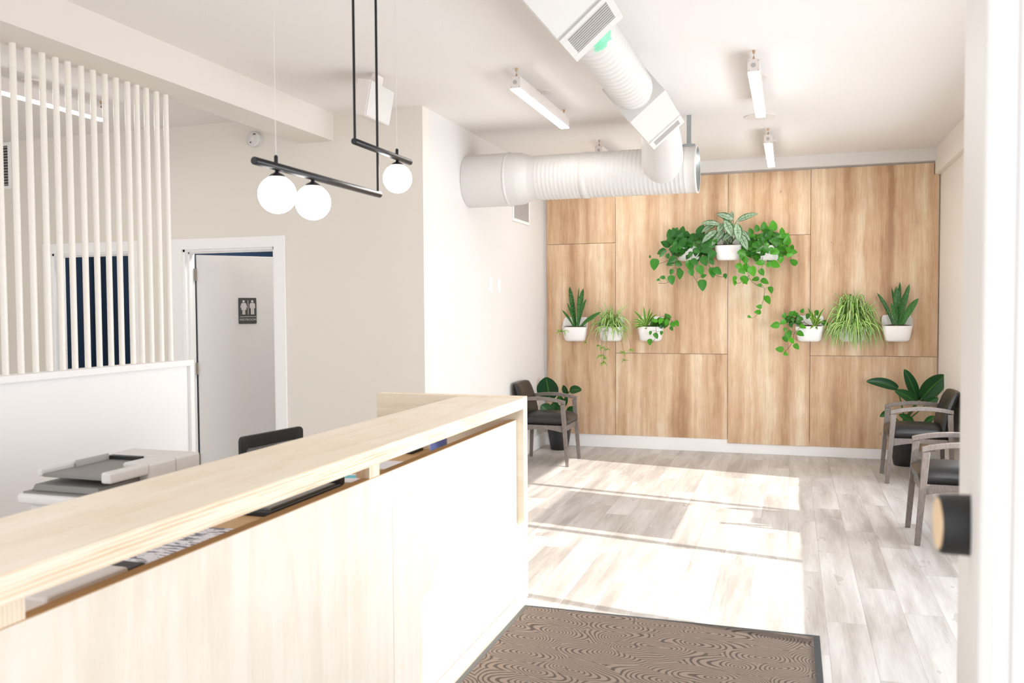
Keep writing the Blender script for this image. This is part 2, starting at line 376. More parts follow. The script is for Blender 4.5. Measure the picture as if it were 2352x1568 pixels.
# ------------------------------------------------------------------ room shell
LX, RX, WY, RY, CE = -2.6, 1.34, 9.15, 5.89, 3.0
struct('floor', MB().box(-7.3, 1.5, -1.0, 9.3, -.1, 0), M['floor'])
struct('ceiling', MB().box(-7.3, 1.5, -.2, 9.3, CE, CE + .12), M['ceiling'])
struct('wall_far', MB().box(LX - .12, RX + .16, WY, WY + .12, 0, CE), M['white_wall'])
struct('wall_left', MB().box(LX - .12, LX, RY + .12, WY, 0, CE), M['white_wall'])
# wall with the restroom door and the second doorway
D1 = (-4.742, -3.875); D2 = (-6.10, -5.275); DH = 2.0
w = MB()
w.box(-7.3, D2[0], RY, RY + .12, 0, CE); w.box(D2[1], D1[0], RY, RY + .12, 0, CE); w.box(D1[1], LX, RY, RY + .12, 0, CE)
w.box(D2[0], D2[1], RY, RY + .12, DH, CE); w.box(D1[0], D1[1], RY, RY + .12, DH, CE)
struct('wall_restroom_side', w, M['greige'])
struct('wall_office_left', MB().box(-7.42, -7.3, .8, 7.7, 0, CE), M['greige'])
struct('wall_restroom_back', MB().box(-7.3, LX - .12, 7.55, 7.67, 0, CE), M['navy'])
struct('wall_restroom_left', MB().box(-7.3, -7.28, RY + .12, 7.55, 0, CE), M['navy'])
struct('wall_restroom_divider', MB().box(-5.05, -4.95, RY + .12, 7.55, 0, CE), M['navy'])
# window wall on the right
w = MB(); WIN = [(7.70 - 1.312 * (k + 1) + .03, 7.70 - 1.312 * k - .03 * (k > 0)) for k in range(4)]
SILL, HEAD = .625, 1.77
w.box(RX, RX + .05, 7.70, WY, 0, CE); w.box(RX, RX + .05, -1.0, WIN[3][0], 0, CE)
w.box(RX, RX + .05, WIN[3][0], 7.70, 0, SILL); w.box(RX, RX + .05, WIN[3][0], 7.70, HEAD, CE)
struct('wall_right', w, M['cream'])
for k, (a, b) in enumerate(WIN):
    w = MB()
    if k < 3: w.box(RX, RX + .05, a - .06, a, SILL, HEAD)
    w.box(RX + .01, RX + .04, a, b, SILL, SILL + .02).box(RX + .01, RX + .04, a, b, HEAD - .02, HEAD)
    struct('window_%d' % (k + 1), w, M['trimw'])
tag(MB().box(RX + .012, RX + .018, 5.19, 6.28, 1.045, 1.55).build('window_sign', M['paper']), 'plain pale board hung inside the second window of the right wall', 'sign')
struct('trim_1', MB().box(RX - .05, RX, 2.4, WY, 2.76, CE), M['cream'])
struct('trim_2', MB().box(LX, RX - .02, WY - .09, WY, 2.885, CE), M['white_wall'])
struct('baseboard_far', MB().box(LX, RX, WY - .018, WY, 0, .14), M['trimw'], bevel=.003)
struct('baseboard_left', MB().box(LX, LX + .018, RY, WY - .02, 0, .14), M['trimw'], bevel=.003)
struct('baseboard_right', MB().box(RX - .018, RX, 2.4, WY - .02, 0, .14), M['trimw'], bevel=.003)
struct('baseboard_restroom_side', MB().box(-3.78, LX, RY - .016, RY, 0, .14).box(-5.19, -4.84, RY - .016, RY, 0, .14), M['trimw'])
struct('trim_3', MB().box(-3.62, -3.34, -.2, RY, 2.79, CE), M['beam'])
def casing(i, d, ol, orr):
    w = MB(); y0, y1 = RY - .018, RY
    w.box(ol, d[0], y0, y1, 0, DH + .085).box(d[1], orr, y0, y1, 0, DH + .085).box(d[0], d[1], y0, y1, DH, DH + .085)
    w.box(d[0], d[0] + .018, RY, RY + .12, 0, DH).box(d[1] - .018, d[1], RY, RY + .12, 0, DH).box(d[0], d[1], RY, RY + .12, DH - .018, DH)
    w.box(d[0] + .018, d[0] + .03, RY + .04, RY + .075, 0, DH - .02).box(d[0], d[1], RY + .04, RY + .075, DH - .03, DH - .018)
    return struct('trim_%d' % i, w, M['trimw'])
casing(4, D1, -4.84, -3.78); casing(5, D2, -6.19, -5.19)
# wood panelling on the far wall, one board per panel
XL = (-2.56, -1.80, -.63, .172, 1.33); g = .004
wf = bpy.data.objects['wall_far']
panels = [(0, 2.20, 2.87, .03), (0, .137, 2.20, .03), (1, 1.022, 2.87, .03), (1, .135, 1.022, .022), (2, 2.225, 2.87, .027), (2, .10, 2.225, .03), (3, 1.016, 2.87, .03), (3, .10, 1.016, .022)]
for c_, z0, z1, th in panels:
    p_ = MB(); x0, x1 = XL[c_] + g / 2, XL[c_ + 1] - g / 2
    if c_ == 3 and z1 > 2:
        T = Matrix(((1, 0, 0, 0), (0, 0, 1, 0), (0, 1, 0, 0), (0, 0, 0, 1)))
        p_.prism([(x0, z0 + g / 2), (x1, z0 + g / 2), (x1, 2.76), (x1 - .045, 2.76), (x1 - .045, z1), (x0, z1)], T, WY - th, WY - .001)
    else: p_.box(x0, x1, WY - th, WY - .001, z0 + g / 2, z1 - g / 2)
    p_.build('wood_panel', M['oak'], wf, bevel=.0015)
# front corner by the open entrance door
struct('wall_front', MB().box(.26, RX, .78, .90, 0, CE), M['cream'])
na, fa = Vector((.1788, .952, 0)), Vector((.3086, 1.8356, 0)); dv = (fa - na).normalized(); nv = Vector((dv.y, -dv.x, 0))   # nv points away from the opening
DT = Matrix(((dv.x, nv.x, 0, na.x), (dv.y, nv.y, 0, na.y), (0, 0, 1, 0), (0, 0, 0, 1)))
L_ = (fa - na).length
dr = struct('door_1', MB().box(0, L_, 0, .055, .01, 2.3, T=DT), M['doorw'], bevel=.006)
dr['label'] = 'white open entrance door seen edge-on at the right side'
MB().box(-.004, .0, .014, .026, .01, 2.3, T=DT).box(-.008, 0, .030, .055, .01, 2.3, T=DT).build('weather_strip', M['trimw'], dr)
kc = DT @ Vector((.262, 0, 1.222)); kd_ = (-nv - dv * .17).normalized()
kb = MB().tube([kc, kc + kd_ * .004, kc + kd_ * .034, kc + kd_ * .037], [.0385, .0385, .0375, .0355], 40)
kb.build('door_lock', M['blackplastic'], dr)
MB().tube([kc + kd_ * .0371, kc + kd_ * .0385], [.033, .032], 36).build('lock_face', M['brass'], dr)

# ------------------------------------------------------------------ restroom door and sign
ang = math.atan2(.507, .427)
hg = Vector((-4.722, 6.012, 0))
leaf = tag(bpy.data.objects.new('door_2', None), 'white restroom door standing ajar', None, None, 'structure'); COL.objects.link(leaf)
leaf.location = hg; leaf.rotation_euler = (0, 0, ang)
MB().box(.012, .85, 0, .04, .01, 1.965).build('door_leaf', M['doorw'], leaf, bevel=.002)
for z in (.25, 1.02, 1.80):
    MB().box(-.018, .014, -.012, -.001, z - .05, z + .05).tube([(0, -.012, z - .05), (0, -.012, z + .05)], .007, 10).build('hinge', M['hinge'], leaf)
def onleaf(px, py):
    d = RT * ((px - W / 2) / F) - UP * ((py - H / 2) / F) + FW; n = Vector((math.sin(ang), -math.cos(ang), 0))
    t = (hg - CAM).dot(n) / d.dot(n); q = CAM + d * t - hg; return (q.x * math.cos(ang) + q.y * math.sin(ang), q.z)
a_, b_ = onleaf(547, 684), onleaf(589, 743)
sx0, sx1, sz1, sz0 = a_[0], b_[0], a_[1], b_[1]
sg = thing('restroom_sign', 'dark grey restroom sign with two white figures on the door', 'sign', hg, ang)
sw, sh = sx1 - sx0, sz1 - sz0
TS = Matrix(((1, 0, 0, sx0), (0, 0, -1, -.001), (0, 1, 0, sz0), (0, 0, 0, 1)))     # local x right, y up, z towards viewer
def rrect(w_, h_, r, n=5):
    out = []
    for cx, cy, a0 in ((w_ - r, h_ - r, 0), (r, h_ - r, 90), (r, r, 180), (w_ - r, r, 270)):
        for k in range(n + 1): a = math.radians(a0 + 90 * k / n); out.append((cx + r * math.cos(a), cy + r * math.sin(a)))
    return out
MB().prism(rrect(sw, sh, sw * .05), TS, 0, .006).build('plate', M['signgrey'], sg)
fig = MB()
def sp(l): return [((x - 270) / 640 * sw, (1310 - y) / 945 * sh) for x, y in l]
def disc(cx, cy, r): return [(cx + r * math.cos(a * PI / 10), cy + r * math.sin(a * PI / 10)) for a in range(20)]
for poly in (disc(452, 490, 44), [(390, 548), (520, 548), (545, 580), (577, 715), (545, 728), (512, 620), (555, 800), (505, 800), (505, 968), (460, 968), (460, 800), (452, 800), (452, 968), (405, 968), (405, 800), (357, 800), (398, 620), (365, 728), (330, 715), (365, 580)],
             disc(762, 490, 44), [(700, 548), (825, 548), (862, 590), (865, 742), (832, 742), (826, 600), (826, 968), (770, 968), (770, 745), (762, 745), (762, 968), (710, 968), (705, 600), (698, 742), (662, 742), (665, 590)],
             [(600, 455), (618, 455), (625, 968), (605, 968)], [(310, 1048), (893, 1040), (893, 1056), (310, 1064)]):
    pp = sp(poly)
    ar = sum(pp[i][0] * pp[(i + 1) % len(pp)][1] - pp[(i + 1) % len(pp)][0] * pp[i][1] for i in range(len(pp)))
    if ar < 0: pp = pp[::-1]
    fig.prism(pp, TS, .006, .0075)
fig.build('pictogram', M['signwhite'], sg)
fc = bpy.data.curves.new('lettering', 'FONT'); fc.body = 'RESTROOM'; fc.size = sh * .108; fc.align_x = 'CENTER'; fc.extrude = .0006; fc.space_character = 1.02
fc.materials.append(M['signwhite']); fo0 = bpy.data.objects.new('lettering_curve', fc); COL.objects.link(fo0); bpy.context.view_layer.update()
lm = bpy.data.meshes.new_from_object(fo0.evaluated_get(bpy.context.evaluated_depsgraph_get())); bpy.data.objects.remove(fo0)
fo = bpy.data.objects.new('lettering', lm); COL.objects.link(fo); fo.parent = sg
fo.matrix_local = TS @ Matrix.Translation((sw * .52, sh * .125, .0066)) @ Matrix.Diagonal((1.12, 1, 1, 1))

# ------------------------------------------------------------------ slat screen over the half wall
SXX = -3.57
hw = MB().box(SXX - .04, SXX + .04, .9, 4.44, 0, 1.20)
hws = struct('wall_half_height', hw, M['trimw'])
MB().box(SXX + .04, SXX + .062, .9, 4.44, 1.165, 1.20).box(SXX + .04, SXX + .062, 4.405, 4.44, .14, 1.165).box(SXX + .04, SXX + .056, .9, 4.44, 0, .14).build('panel_frame', M['trimw'], hws, bevel=.002)
sy = [3.058, 3.143, 3.226, 3.309, 3.388, 3.465, 3.549, 3.628, 3.71, 3.788, 3.872, 3.942, 4.017, 4.098, 4.175]
sy = [q * 1.0318 for q in sy]; sy = [sy[0] - .087 * k for k in (3, 2, 1)] + sy
s0 = None
for i, y in enumerate(sy):
    if s0 is None:
        s0 = MB().tube([(0, 0, 1.20), (0, 0, 2.79)], .0155, 16).build('screen_slat', M['slat']); o = s0
    else: o = s0.copy(); COL.objects.link(o)
    o.location = (SXX, y, 0); n_ = len(sy) - i
    tag(o, 'white vertical slat between half wall and beam, number %s from the doorway end' % n_, 'slat', 'white slats of the room divider')
names = ['last', 'second', 'third', 'fourth', 'fifth', 'sixth', 'seventh', 'eighth', 'ninth', 'tenth', 'eleventh', 'twelfth', 'thirteenth', 'fourteenth', 'fifteenth', 'sixteenth', 'seventeenth', 'eighteenth']
for i, o in enumerate([q for q in bpy.data.objects if q.name.startswith('screen_slat')]): pass
sl = sorted([q for q in COL.objects if q.name.startswith('screen_slat')], key=lambda q: -q.location.y)
for i, o in enumerate(sl):
    o['label'] = ('rightmost white vertical slat, at the free end of the half wall' if i == 0 else 'white vertical slat on the half wall, %s counting from the right end' % names[i])

# ------------------------------------------------------------------ ducts
hd = thing('air_duct', 'white round ceiling ducting, one run from the left wall and one toward the viewer', 'duct', (-1.6, 6.85, 2.575))
dm = MB(); prof = []
prof = [(.218, LX + .002), (.218, LX + .01), (.218, LX + .355), (.218, LX + .359), (.222, LX + .361), (.222, LX + .375), (.214, LX + .377), (.214, LX + .385), (.212, LX + .46), (.208, LX + .48), (.183, LX + .55), (.18, LX + .56), (.18, LX + .60)]
dm.lathe(prof, (0, 6.85, 2.575), 'x', 48, cap0=True, cap1=False)
rel(dm, hd).build('wall_collar', M['duct'], hd)
dm = MB(); x = LX + .60; prof = [(.18, x)]
while x < -.80:
    for a, r in ((.004, .1800), (.016, .1803), (.019, .1820), (.022, .1820), (.025, .1803)): prof.append((r, x + a))
    x += .034
prof += [(.18, -.72), (.184, -.715), (.184, -.70), (.176, -.70), (.176, -1.0)]
dm.lathe(prof, (0, 6.85, 2.575), 'x', 48, cap0=False, cap1=True)
rel(dm, hd).build('ribbed_pipe', M['duct'], hd)
dm = MB()
for xx in (-1.62,): dm.lathe([(.181, xx), (.1845, xx + .002), (.1845, xx + .05), (.181, xx + .052)], (0, 6.85, 2.575), 'x', 48)
rel(dm, hd).build('joint_band', M['duct'], hd)
dm = MB().lathe([(.1762, -.701), (.1735, -.701), (.1735, -.98), (.1762, -.98)], (0, 6.85, 2.575), 'x', 48, cap0=False, cap1=False); rel(dm, hd).build('zinc_lining', M['zinc'], hd)
dm = MB().box(-.79, -.755, 6.86, 6.864, 2.755, CE).box(-.82, -.72, 6.80, 6.92, 2.748, 2.765).box(-.80, -.74, 6.78, 6.80, 2.70, 2.765)
rel(dm, hd).build('hanging_strap', M['zinc'], hd)
d2 = hd
dm = MB(); y = 3.7; prof = []
while y < 5.2:
    for a, r in ((0, .118), (.008, .118), (.016, .1225), (.026, .1225), (.034, .118)): prof.append((r, y + a))
    y += .07
dm.lathe(prof, (-.9, 0, 2.785), 'y', 48); rel(dm, d2).build('spiral_pipe', M['ductgreen'], d2)
al = math.radians(40)
RB = Matrix(((math.cos(al), 0, math.sin(al) * -1, -.9), (0, 1, 0, 0), (math.sin(al), 0, math.cos(al), 2.785), (0, 0, 0, 1)))
# local: x along face, z normal; face with register at z = -h
def register(y0, y1, gy0, gy1):
    h = .135
    b = MB().box(-h, h, y0, y1, -h, h, T=RB).box(-h - .004, h + .004, gy0 - .05, gy0 - .044, -h - .004, h + .004, T=RB); rel(b, d2).build('register_box', M['duct'], d2, bevel=.006)
    f = MB(); z0 = -h - .012
    for q in ((-h, h, gy0 - .04, gy0), (-h, h, gy1, gy1 + .05), (-h, -h + .03, gy0, gy1), (h - .03, h, gy0, gy1)): f.box(q[0], q[1], q[2], q[3], z0, -h, T=RB)
    fo_ = rel(f, d2).build('register_frame', M['duct'], d2, bevel=.002)
    g_ = MB().box(-h + .03, h - .03, gy0, gy1, -h - .001, -h + .001, T=RB); rel(g_, d2).build('register_back', M['grille_dark'], d2)
    s_ = MB(); n = 9
    for k in range(n):
        yy = gy0 + (gy1 - gy0) * (k + .5) / n; s_.box(-h + .03, h - .03, yy - (gy1 - gy0) / n * .36, yy + (gy1 - gy0) / n * .3, z0 + .002, -h - .001, T=RB)
    rel(s_, d2).build('louver_set', M['grille'], d2)
register(2.2, 3.78, 3.48, 3.68); register(5.10, 6.02, 5.80, 5.92)
dm = MB().tube([(-.9, 5.98, 2.785), (-.902, 6.1, 2.782), (-.907, 6.22, 2.772), (-.917, 6.35, 2.75), (-.93, 6.48, 2.715), (-.943, 6.6, 2.67), (-.955, 6.72, 2.615), (-.965, 6.84, 2.575)], [.125, .128, .134, .142, .150, .156, .158, .14], 32)
rel(dm, d2).build('elbow_boot', M['duct'], d2)

# ------------------------------------------------------------------ suspended strip lights
def strip_light(loc, label, far=1.24):
    t = thing('strip_light', label, 'ceiling light', loc, 0, 'suspended strip lights'); z = CE - loc[2]
    MB().box(-.034, .034, 0, far, .004, .078).build('housing', M['fixture'], t, bevel=.002)
    e = MB().lathe([(.013, -.003), (.013, 0)], (0, 0, .042), 'y', 20)
    e.v = [(a, b - .0005, c) for a, b, c in e.v]
    for sx_ in (-.026, .026):
        for sz in (.014, .068): e.lathe([(.003, -.003), (.003, 0)], (sx_, 0, sz), 'y', 8)
    e.build('end_cap', M['grille'], t)
    MB().box(-.031, .031, .004, far - .004, -.002, .004).build('diffuser', M['led'], t)
    for yy in (.03, far - .03):
        MB().tube([(0, yy, .078), (0, yy, .10), (0, yy, .103), (0, yy, z - .02), (0, yy, z - .018), (0, yy, z)], [.009, .004, .0015, .0015, .007, .009], 10).build('hanging_wire', M['copper'], t)
    MB().lathe([(.06, z - .012), (.063, z - .006), (.063, z)], (0, far * .5, 0), 'z', 28).tube([(0, far * .5, .078), (0, far * .5, z - .01)], .006, 10).build('ceiling_canopy', M['fixture'], t)
    return t
l0 = strip_light((-1.645, 5.15, 2.865), 'strip light left of the spiral duct, hung nearest the white left wall')
def lcopy(loc, label):
    c = copy_tree(l0); c.location = loc; c['label'] = label; return c
lcopy((-.222, 5.25, 2.865), 'strip light right of the spiral duct, the nearer one with a round ceiling plate behind')
lcopy((-.20, 7.56, 2.865), 'far strip light hanging close to the wood wall, right of the duct end')
lcopy((-1.645, 7.58, 2.865), 'strip light almost hidden behind the cross duct')
lcopy((-4.70, 3.79, 2.865), 'strip light seen through the slat screen in the left room')
tag(MB().lathe([(.118, -.006), (.122, -.003), (.122, 0)], (-.25, 7.1, CE), 'z', 40).build('ceiling_plate', M['fixture']), 'flat round blank plate on the ceiling at the end of a strip light', 'ceiling plate')

# ------------------------------------------------------------------ pendant lamp
pt = thing('pendant_lamp', 'black two-bar pendant lamp with three glowing white globes', 'pendant lamp', (-1.716, 3.3, CE))
def pb(mb, n, m_, par=None, **k): return rel(mb, pt).build(n, m_, pt, **k)
X_ = -1.716
for (ya, yb, z_) in ((2.494, 3.419, 2.0016), (3.191, 3.74, 2.193)):
    pb(MB().tube([(X_, ya, z_), (X_, ya + .002, z_), (X_, yb - .002, z_), (X_, yb, z_)], [.0115, .0137, .0137, .0115], 24), 'bar', M['black'])
pb(MB().tube([(X_, 3.403, 2.0016), (X_, 3.403, CE)], .0055, 12), 'rod', M['black'])
pb(MB().tube([(X_, 3.200, 2.193), (X_, 3.200, CE)], .0055, 12), 'rod', M['black'])
pb(MB().box(X_ - .03, X_ + .03, 3.15, 3.45, CE - .025, CE), 'ceiling_mount', M['black'], bevel=.004)
for (gy, gz, bz) in ((2.630, 1.905, 2.0016), (2.866, 1.905, 2.0016), (3.601, 2.0975, 2.193)):
    r = .0655
    pb(MB().sphere((X_, gy, gz), r, 40, 24), 'globe', M['globe'])
    pb(MB().tube([(X_, gy, gz + r - .006), (X_, gy, gz + r + .004), (X_, gy, gz + r + .012), (X_, gy, bz)], [.032, .022, .007, .007], 20), 'globe_holder', M['black'])
for gy, bz in ((2.625, 2.0016), (3.598, 2.193)):
    pb(MB().tube([(X_, gy, bz + .012), (X_, gy, bz + .035), (X_, gy, bz + .04)], [.007, .007, .003], 12), 'wire_grip', M['black'])
    pb(MB().tube([(X_, gy, bz + .04), (X_, gy, CE)], .0011, 6), 'hanging_wire', M['fixture'])

# ------------------------------------------------------------------ small wall and ceiling items
sk = thing('ceiling_speaker', 'white box speaker tilted down under the ceiling by the wall corner', 'speaker', (-2.5, 5.0, 2.81)); sk.rotation_euler = (0, math.radians(11), 0)
MB().box(-.09, 0, -.165, .165, -.11, .11).build('cabinet', M['fixture'], sk, bevel=.004)
MB().box(0, .006, -.16, .16, -.105, .105).build('front_grille', M['duct'], sk, bevel=.002)
MB().box(-.06, -.03, -.05, .05, .11, .17).build('bracket', M['fixture'], sk)
sdt = thing('smoke_detector', 'round white smoke detector high on the greige wall under the beam', 'smoke detector', (-4.03, RY, 2.845))
MB().lathe([(.062, 0), (.062, -.014), (.058, -.016), (.058, -.026), (.062, -.028), (.060, -.038), (.050, -.045), (.001, -.046)], (0, 0, 0), 'y', 40, cap1=False).build('body', M['duct'], sdt)
MB().lathe([(.020, -.047), (.018, -.048)], (0, 0, 0), 'y', 24).build('test_button', M['fixture'], sdt)
for q in ((.006, .03, .030, .034), (.008, .028, .037, .041), (-.022, -.012, -.032, -.022)): MB().box(q[0], q[1], -.0485, -.044, q[2], q[3]).build('vent_slot', M['grille_dark'], sdt)
def wall_grille(name, label, T, w_, h_, m_back, n, vertical=False):
    t = thing(name, label, 'vent'); t.matrix_world = T
    f = MB(); b = .03
    for q in ((0, w_, 0, b), (0, w_, h_ - b, h_), (0, b, b, h_ - b), (w_ - b, w_, b, h_ - b)): f.box(q[0], q[1], -.012, 0, q[2], q[3])
    f.build('frame', M['trimw'], t, bevel=.002); MB().box(b, w_ - b, -.004, -.001, b, h_ - b).build('backing', m_back, t)
    s_ = MB()
    for k in range(n): z = b + (h_ - 2 * b) * (k + .5) / n; s_.box(b, w_ - b, -.010, -.004, z - .0035, z + .0035)
    s_.build('louver_set', M['grille'], t); return t
wall_grille('wall_vent', 'white framed air grille on the white left wall under the duct', Matrix(((0, -1, 0, LX), (1, 0, 0, 8.02), (0, 0, 1, 2.36), (0, 0, 0, 1))), .56, .34, M['grille'], 16)
wall_grille('wall_vent', 'dark slatted air grille on the greige wall beyond the slat screen', Matrix(((1, 0, 0, -7.0), (0, 1, 0, RY), (0, 0, 1, 2.58), (0, 0, 0, 1))), .47, .41, M['grille_dark'], 14)
for k, (yy, zz, lb) in enumerate(((7.36, 1.72, 'faint white switch plate on the left wall, the one nearer the greige corner'), (7.60, 1.72, 'faint white switch plate on the left wall, the one nearer the wood panels'))):
    t = thing('light_switch', lb, 'light switch', (LX, yy, zz), 0, 'switch plates on the white wall')
    MB().box(0, .006, -.04, .04, -.06, .06).build('plate', M['trimw'], t, bevel=.003); MB().box(.006, .010, -.018, .018, -.035, .035).build('rocker', M['trimw'], t, bevel=.001)

# ------------------------------------------------------------------ reception desk
dk = thing('reception_desk', 'pale birch plywood reception desk with raised transaction counter', 'desk', (-1.6, 2.6, 0))
def db(mb, n, m_, label=None, **k):
    o = rel(mb, dk).build(n, m_, dk, **k)
    if label: o['label'] = label
    return o
PX = -1.338
ctop = MB().box(-1.66, -1.30, .62, 4.18, .990, 1.046); co_ = db(ctop, 'counter_top', [M['birch_top'], M['ply_edge']], bevel=.0015)
for i in (1, 0, 2, 3, 4, 5):
    if i not in (0, 1): co_.data.polygons[i].material_index = 1
db(MB().box(PX - .036, PX, .62, 2.735, .02, .933), 'front_panel', [M['birch_face']])
db(MB().box(PX - .036, PX, 2.738, 4.178, .02, .933), 'front_panel', [M['birch_face']])
db(MB().box(PX - .036, PX - .002, .62, 4.178, .9331, .9345), 'panel_edge', M['ply_warm'])
ep = MB().box(-2.13, -1.30, 4.18, 4.245, .005, 1.051); eo = db(ep, 'end_panel', [M['birch_end'], M['ply_edge_v']], bevel=.002)
for i in (1, 4, 5): eo.data.polygons[i].material_index = 1
for (a, b) in ((.62, 1.213), (2.575, 2.648)): db(MB().box(PX - .055, PX - .004, a, b, .9345, .990), 'counter_support', [M['ply_edge_v']])
db(MB().box(-2.10, PX - .036, .62, 4.18, .735, .762), 'work_surface', M['ply_warm'])
db(MB().box(-2.10, -2.06, .62, 1.2, 0, .735), 'leg_panel', M['birch_face']); db(MB().box(-2.10, -1.5, .62, .66, 0, .735), 'leg_panel', M['birch_face'])
db(MB().box(PX, PX + .03, .62, 4.178, 0, .016), 'base_strip', M['birch_end'])
# things on the work surface seen through the gap
Z0 = .762
t = tag(MB().box(-1.95, -1.70, 1.60, 1.87, Z0, Z0 + .05).build('document_box', M['lightplastic'], bevel=.01), 'pale grey flat box lying in the gap near the desk front end', 'box')
t = tag(MB().box(-2.0, -1.72, 1.885, 1.955, Z0, Z0 + .035).build('card_reader', M['blackplastic'], bevel=.006), 'small black device beside the pale flat box under the counter', 'device')
for k in range(3):
    T = Matrix.Translation((-1.87, 2.03 + .15 * k, Z0 + .002 * k)) @ Matrix.Rotation(.12 * (k - 1), 4, 'Z')
    lb = ('printed sheet closest to the small black device', 'middle printed sheet of the row under the counter', 'printed sheet nearest the black keyboard')[k]
    tag(MB().box(-.14, .14, -.10, .10, 0, .0018, T=T).build('printed_sheet', M['print']), lb, 'paper', 'printed sheets on the desk')
t = thing('keyboard', 'black keyboard with grey keys lying under the counter', 'keyboard', (-1.88, 2.9, Z0))
MB().box(-.11, .11, -.27, .25, 0, .018).build('case', M['blackplastic'], t, bevel=.004); MB().box(-.095, .095, -.24, .22, .018, .026).build('key_block', M['greyplastic'], t)
tag(MB().box(-1.93, -1.79, 3.16, 3.22, Z0, Z0 + .05).build('tape_dispenser', M['blackplastic'], bevel=.012), 'small black dispenser between keyboard and folded leaflet', 'tape dispenser')
t = thing('leaflet', 'white folded leaflet with cyan print near the counter support', 'leaflet', (-1.86, 3.33, Z0)); t.rotation_euler = (0, 0, .25)
MB().box(-.12, .12, -.09, .09, 0, .004).build('sheet', M['paper'], t); MB().box(-.04, .05, .0, .06, .004, .0046).build('printed_area', M['cyan'], t)
tag(MB().box(-1.97, -1.74, 3.58, 3.78, Z0, Z0 + .004).build('notepad', M['paper']), 'white notepad sheet past the counter support', 'paper')
t = thing('stapler', 'black stapler lying beside the blue tumbler', 'stapler', (-1.86, 4.07, Z0)); MB().box(-.02, .02, -.07, .07, 0, .012).build('base', M['blackplastic'], t, bevel=.003)
MB().hexa([(-.016, -.07, .02), (.016, -.07, .02), (.016, .07, .02), (-.016, .07, .02), (-.016, -.07, .03), (.016, -.07, .03), (.016, .07, .055), (-.016, .07, .055)]).build('arm', M['blackplastic'], t, bevel=.004)
MB().box(-.006, .006, -.072, -.066, .016, .026).build('chrome_tip', M['zinc'], t)
tag(MB().lathe([(.034, 0), (.038, .004), (.042, .17), (.039, .17), (.035, .01), (.001, .008)], (-1.585, 3.74, Z0), 'z', 32, cap1=False).build('cup', M['blue']), 'tall blue tumbler on the work surface near the far desk corner', 'cup')

# ------------------------------------------------------------------ printer on a stand, office chair
st = thing('printer_stand', 'low white cabinet under the printer', 'cabinet', (-2.3, 2.45, 0))
MB().box(-.2, .18, -.3, .3, 0, .66).build('body', M['trimw'], st, bevel=.004)
MB().box(-.19, .17, -.306, -.3, .03, .34).build('door', M['trimw'], st); MB().box(-.19, .17, -.306, -.3, .36, .63).build('drawer', M['trimw'], st)
pr = thing('printer', 'white and grey multifunction printer with raised paper feeder behind the counter', 'printer', (-2.28, 2.45, .66))
MB().box(-.155, .16, -.22, .25, 0, .20).build('body', M['lightplastic'], pr, bevel=.01)
MB().box(-.18, .17, -.25, .26, .20, .235).build('scanner_rim', M['lightplastic'], pr, bevel=.012, seg=3)
MB().box(-.165, .155, -.235, .25, .2352, .240).build('scanner_line', M['greyplastic'], pr)
MB().hexa([(-.15, -.215, .24), (.13, -.215, .24), (.13, .118, .24), (-.15, .118, .24), (-.14, -.21, .262), (.125, -.21, .262), (.12, .115, .268), (-.13, .115, .268)]).build('scanner_lid', M['greyplastic'], pr, bevel=.003)
MB().box(-.14, .165, .12, .25, .240, .312).box(.05, .1651, -.02, .1195, .240, .311).build('feeder_body', M['duct'], pr, bevel=.008)
MB().box(-.14, -.12, -.20, .119, .285, .312).build('tray_rim', M['duct'], pr, bevel=.007); MB().box(.126, .166, -.20, -.021, .275, .312).build('tray_rim', M['duct'], pr, bevel=.007)
MB().box(-.12, .125, -.195, .12, .284, .296).build('feeder_tray', M['greyplastic'], pr, bevel=.002)
MB().box(-.118, .02, .095, .1195, .2965, .309).build('feeder_slot', M['blackplastic'], pr)
MB().box(-.116, -.110, -.06, .09, .296, .318).build('paper_guide', M['grille'], pr)
MB().box(.05, .09, -.1, .0, .262, .285).build('neck', M['blackplastic'], pr)
oc = thing('office_chair', 'dark grey mesh office chair behind the desk, only its back top showing', 'office chair', (-2.215, 3.56, 0), math.radians(-9))
bk = MB(); rs = []
def rr3(w_, h_, r, x_, z_, n=5):
    return [Vector((x_ + .02 * ((a / (w_ / 2)) ** 2), a, z_ + b)) for a, b in [(p_[0] - w_ / 2, p_[1]) for p_ in rrect(w_, h_, r, n)]]
o_ring = rr3(.43, .485, .022, -.19, .43); i_ring = rr3(.36, .385, .025, -.19, .47)
n = len(o_ring); fr = MB(); th_ = Vector((.018, 0, 0))
vs = [q for q in o_ring] + [q for q in i_ring] + [q - th_ for q in o_ring] + [q - th_ for q in i_ring]; fs = []
for i in range(n):
    j = (i + 1) % n; fs += [(i, j, n + j, n + i), (2 * n + j, 2 * n + i, 3 * n + i, 3 * n + j), (j, i, 2 * n + i, 2 * n + j), (n + i, n + j, 3 * n + j, 3 * n + i)]
fr.add(vs, fs).build('back_frame', M['blackplastic'], oc, bevel=.003)
nn = 8; ms = MB(); vs = []
for a in range(nn + 1):
    for b in range(nn + 1): yy = -.195 + .39 * a / nn; vs.append((-.198 + .02 * (yy / .2) ** 2, yy, .45 + .44 * b / nn))
ms.add(vs, [(a * (nn + 1) + b, (a + 1) * (nn + 1) + b, (a + 1) * (nn + 1) + b + 1, a * (nn + 1) + b + 1) for a in range(nn) for b in range(nn)], True).build('back_mesh', M['chairmesh'], oc)
MB().box(-.215, -.20, -.03, .03, .36, .66).build('back_support', M['blackplastic'], oc, bevel=.004)
MB().box(-.20, .24, -.23, .23, .42, .49).build('seat', M['blackplastic'], oc, bevel=.03, seg=3)
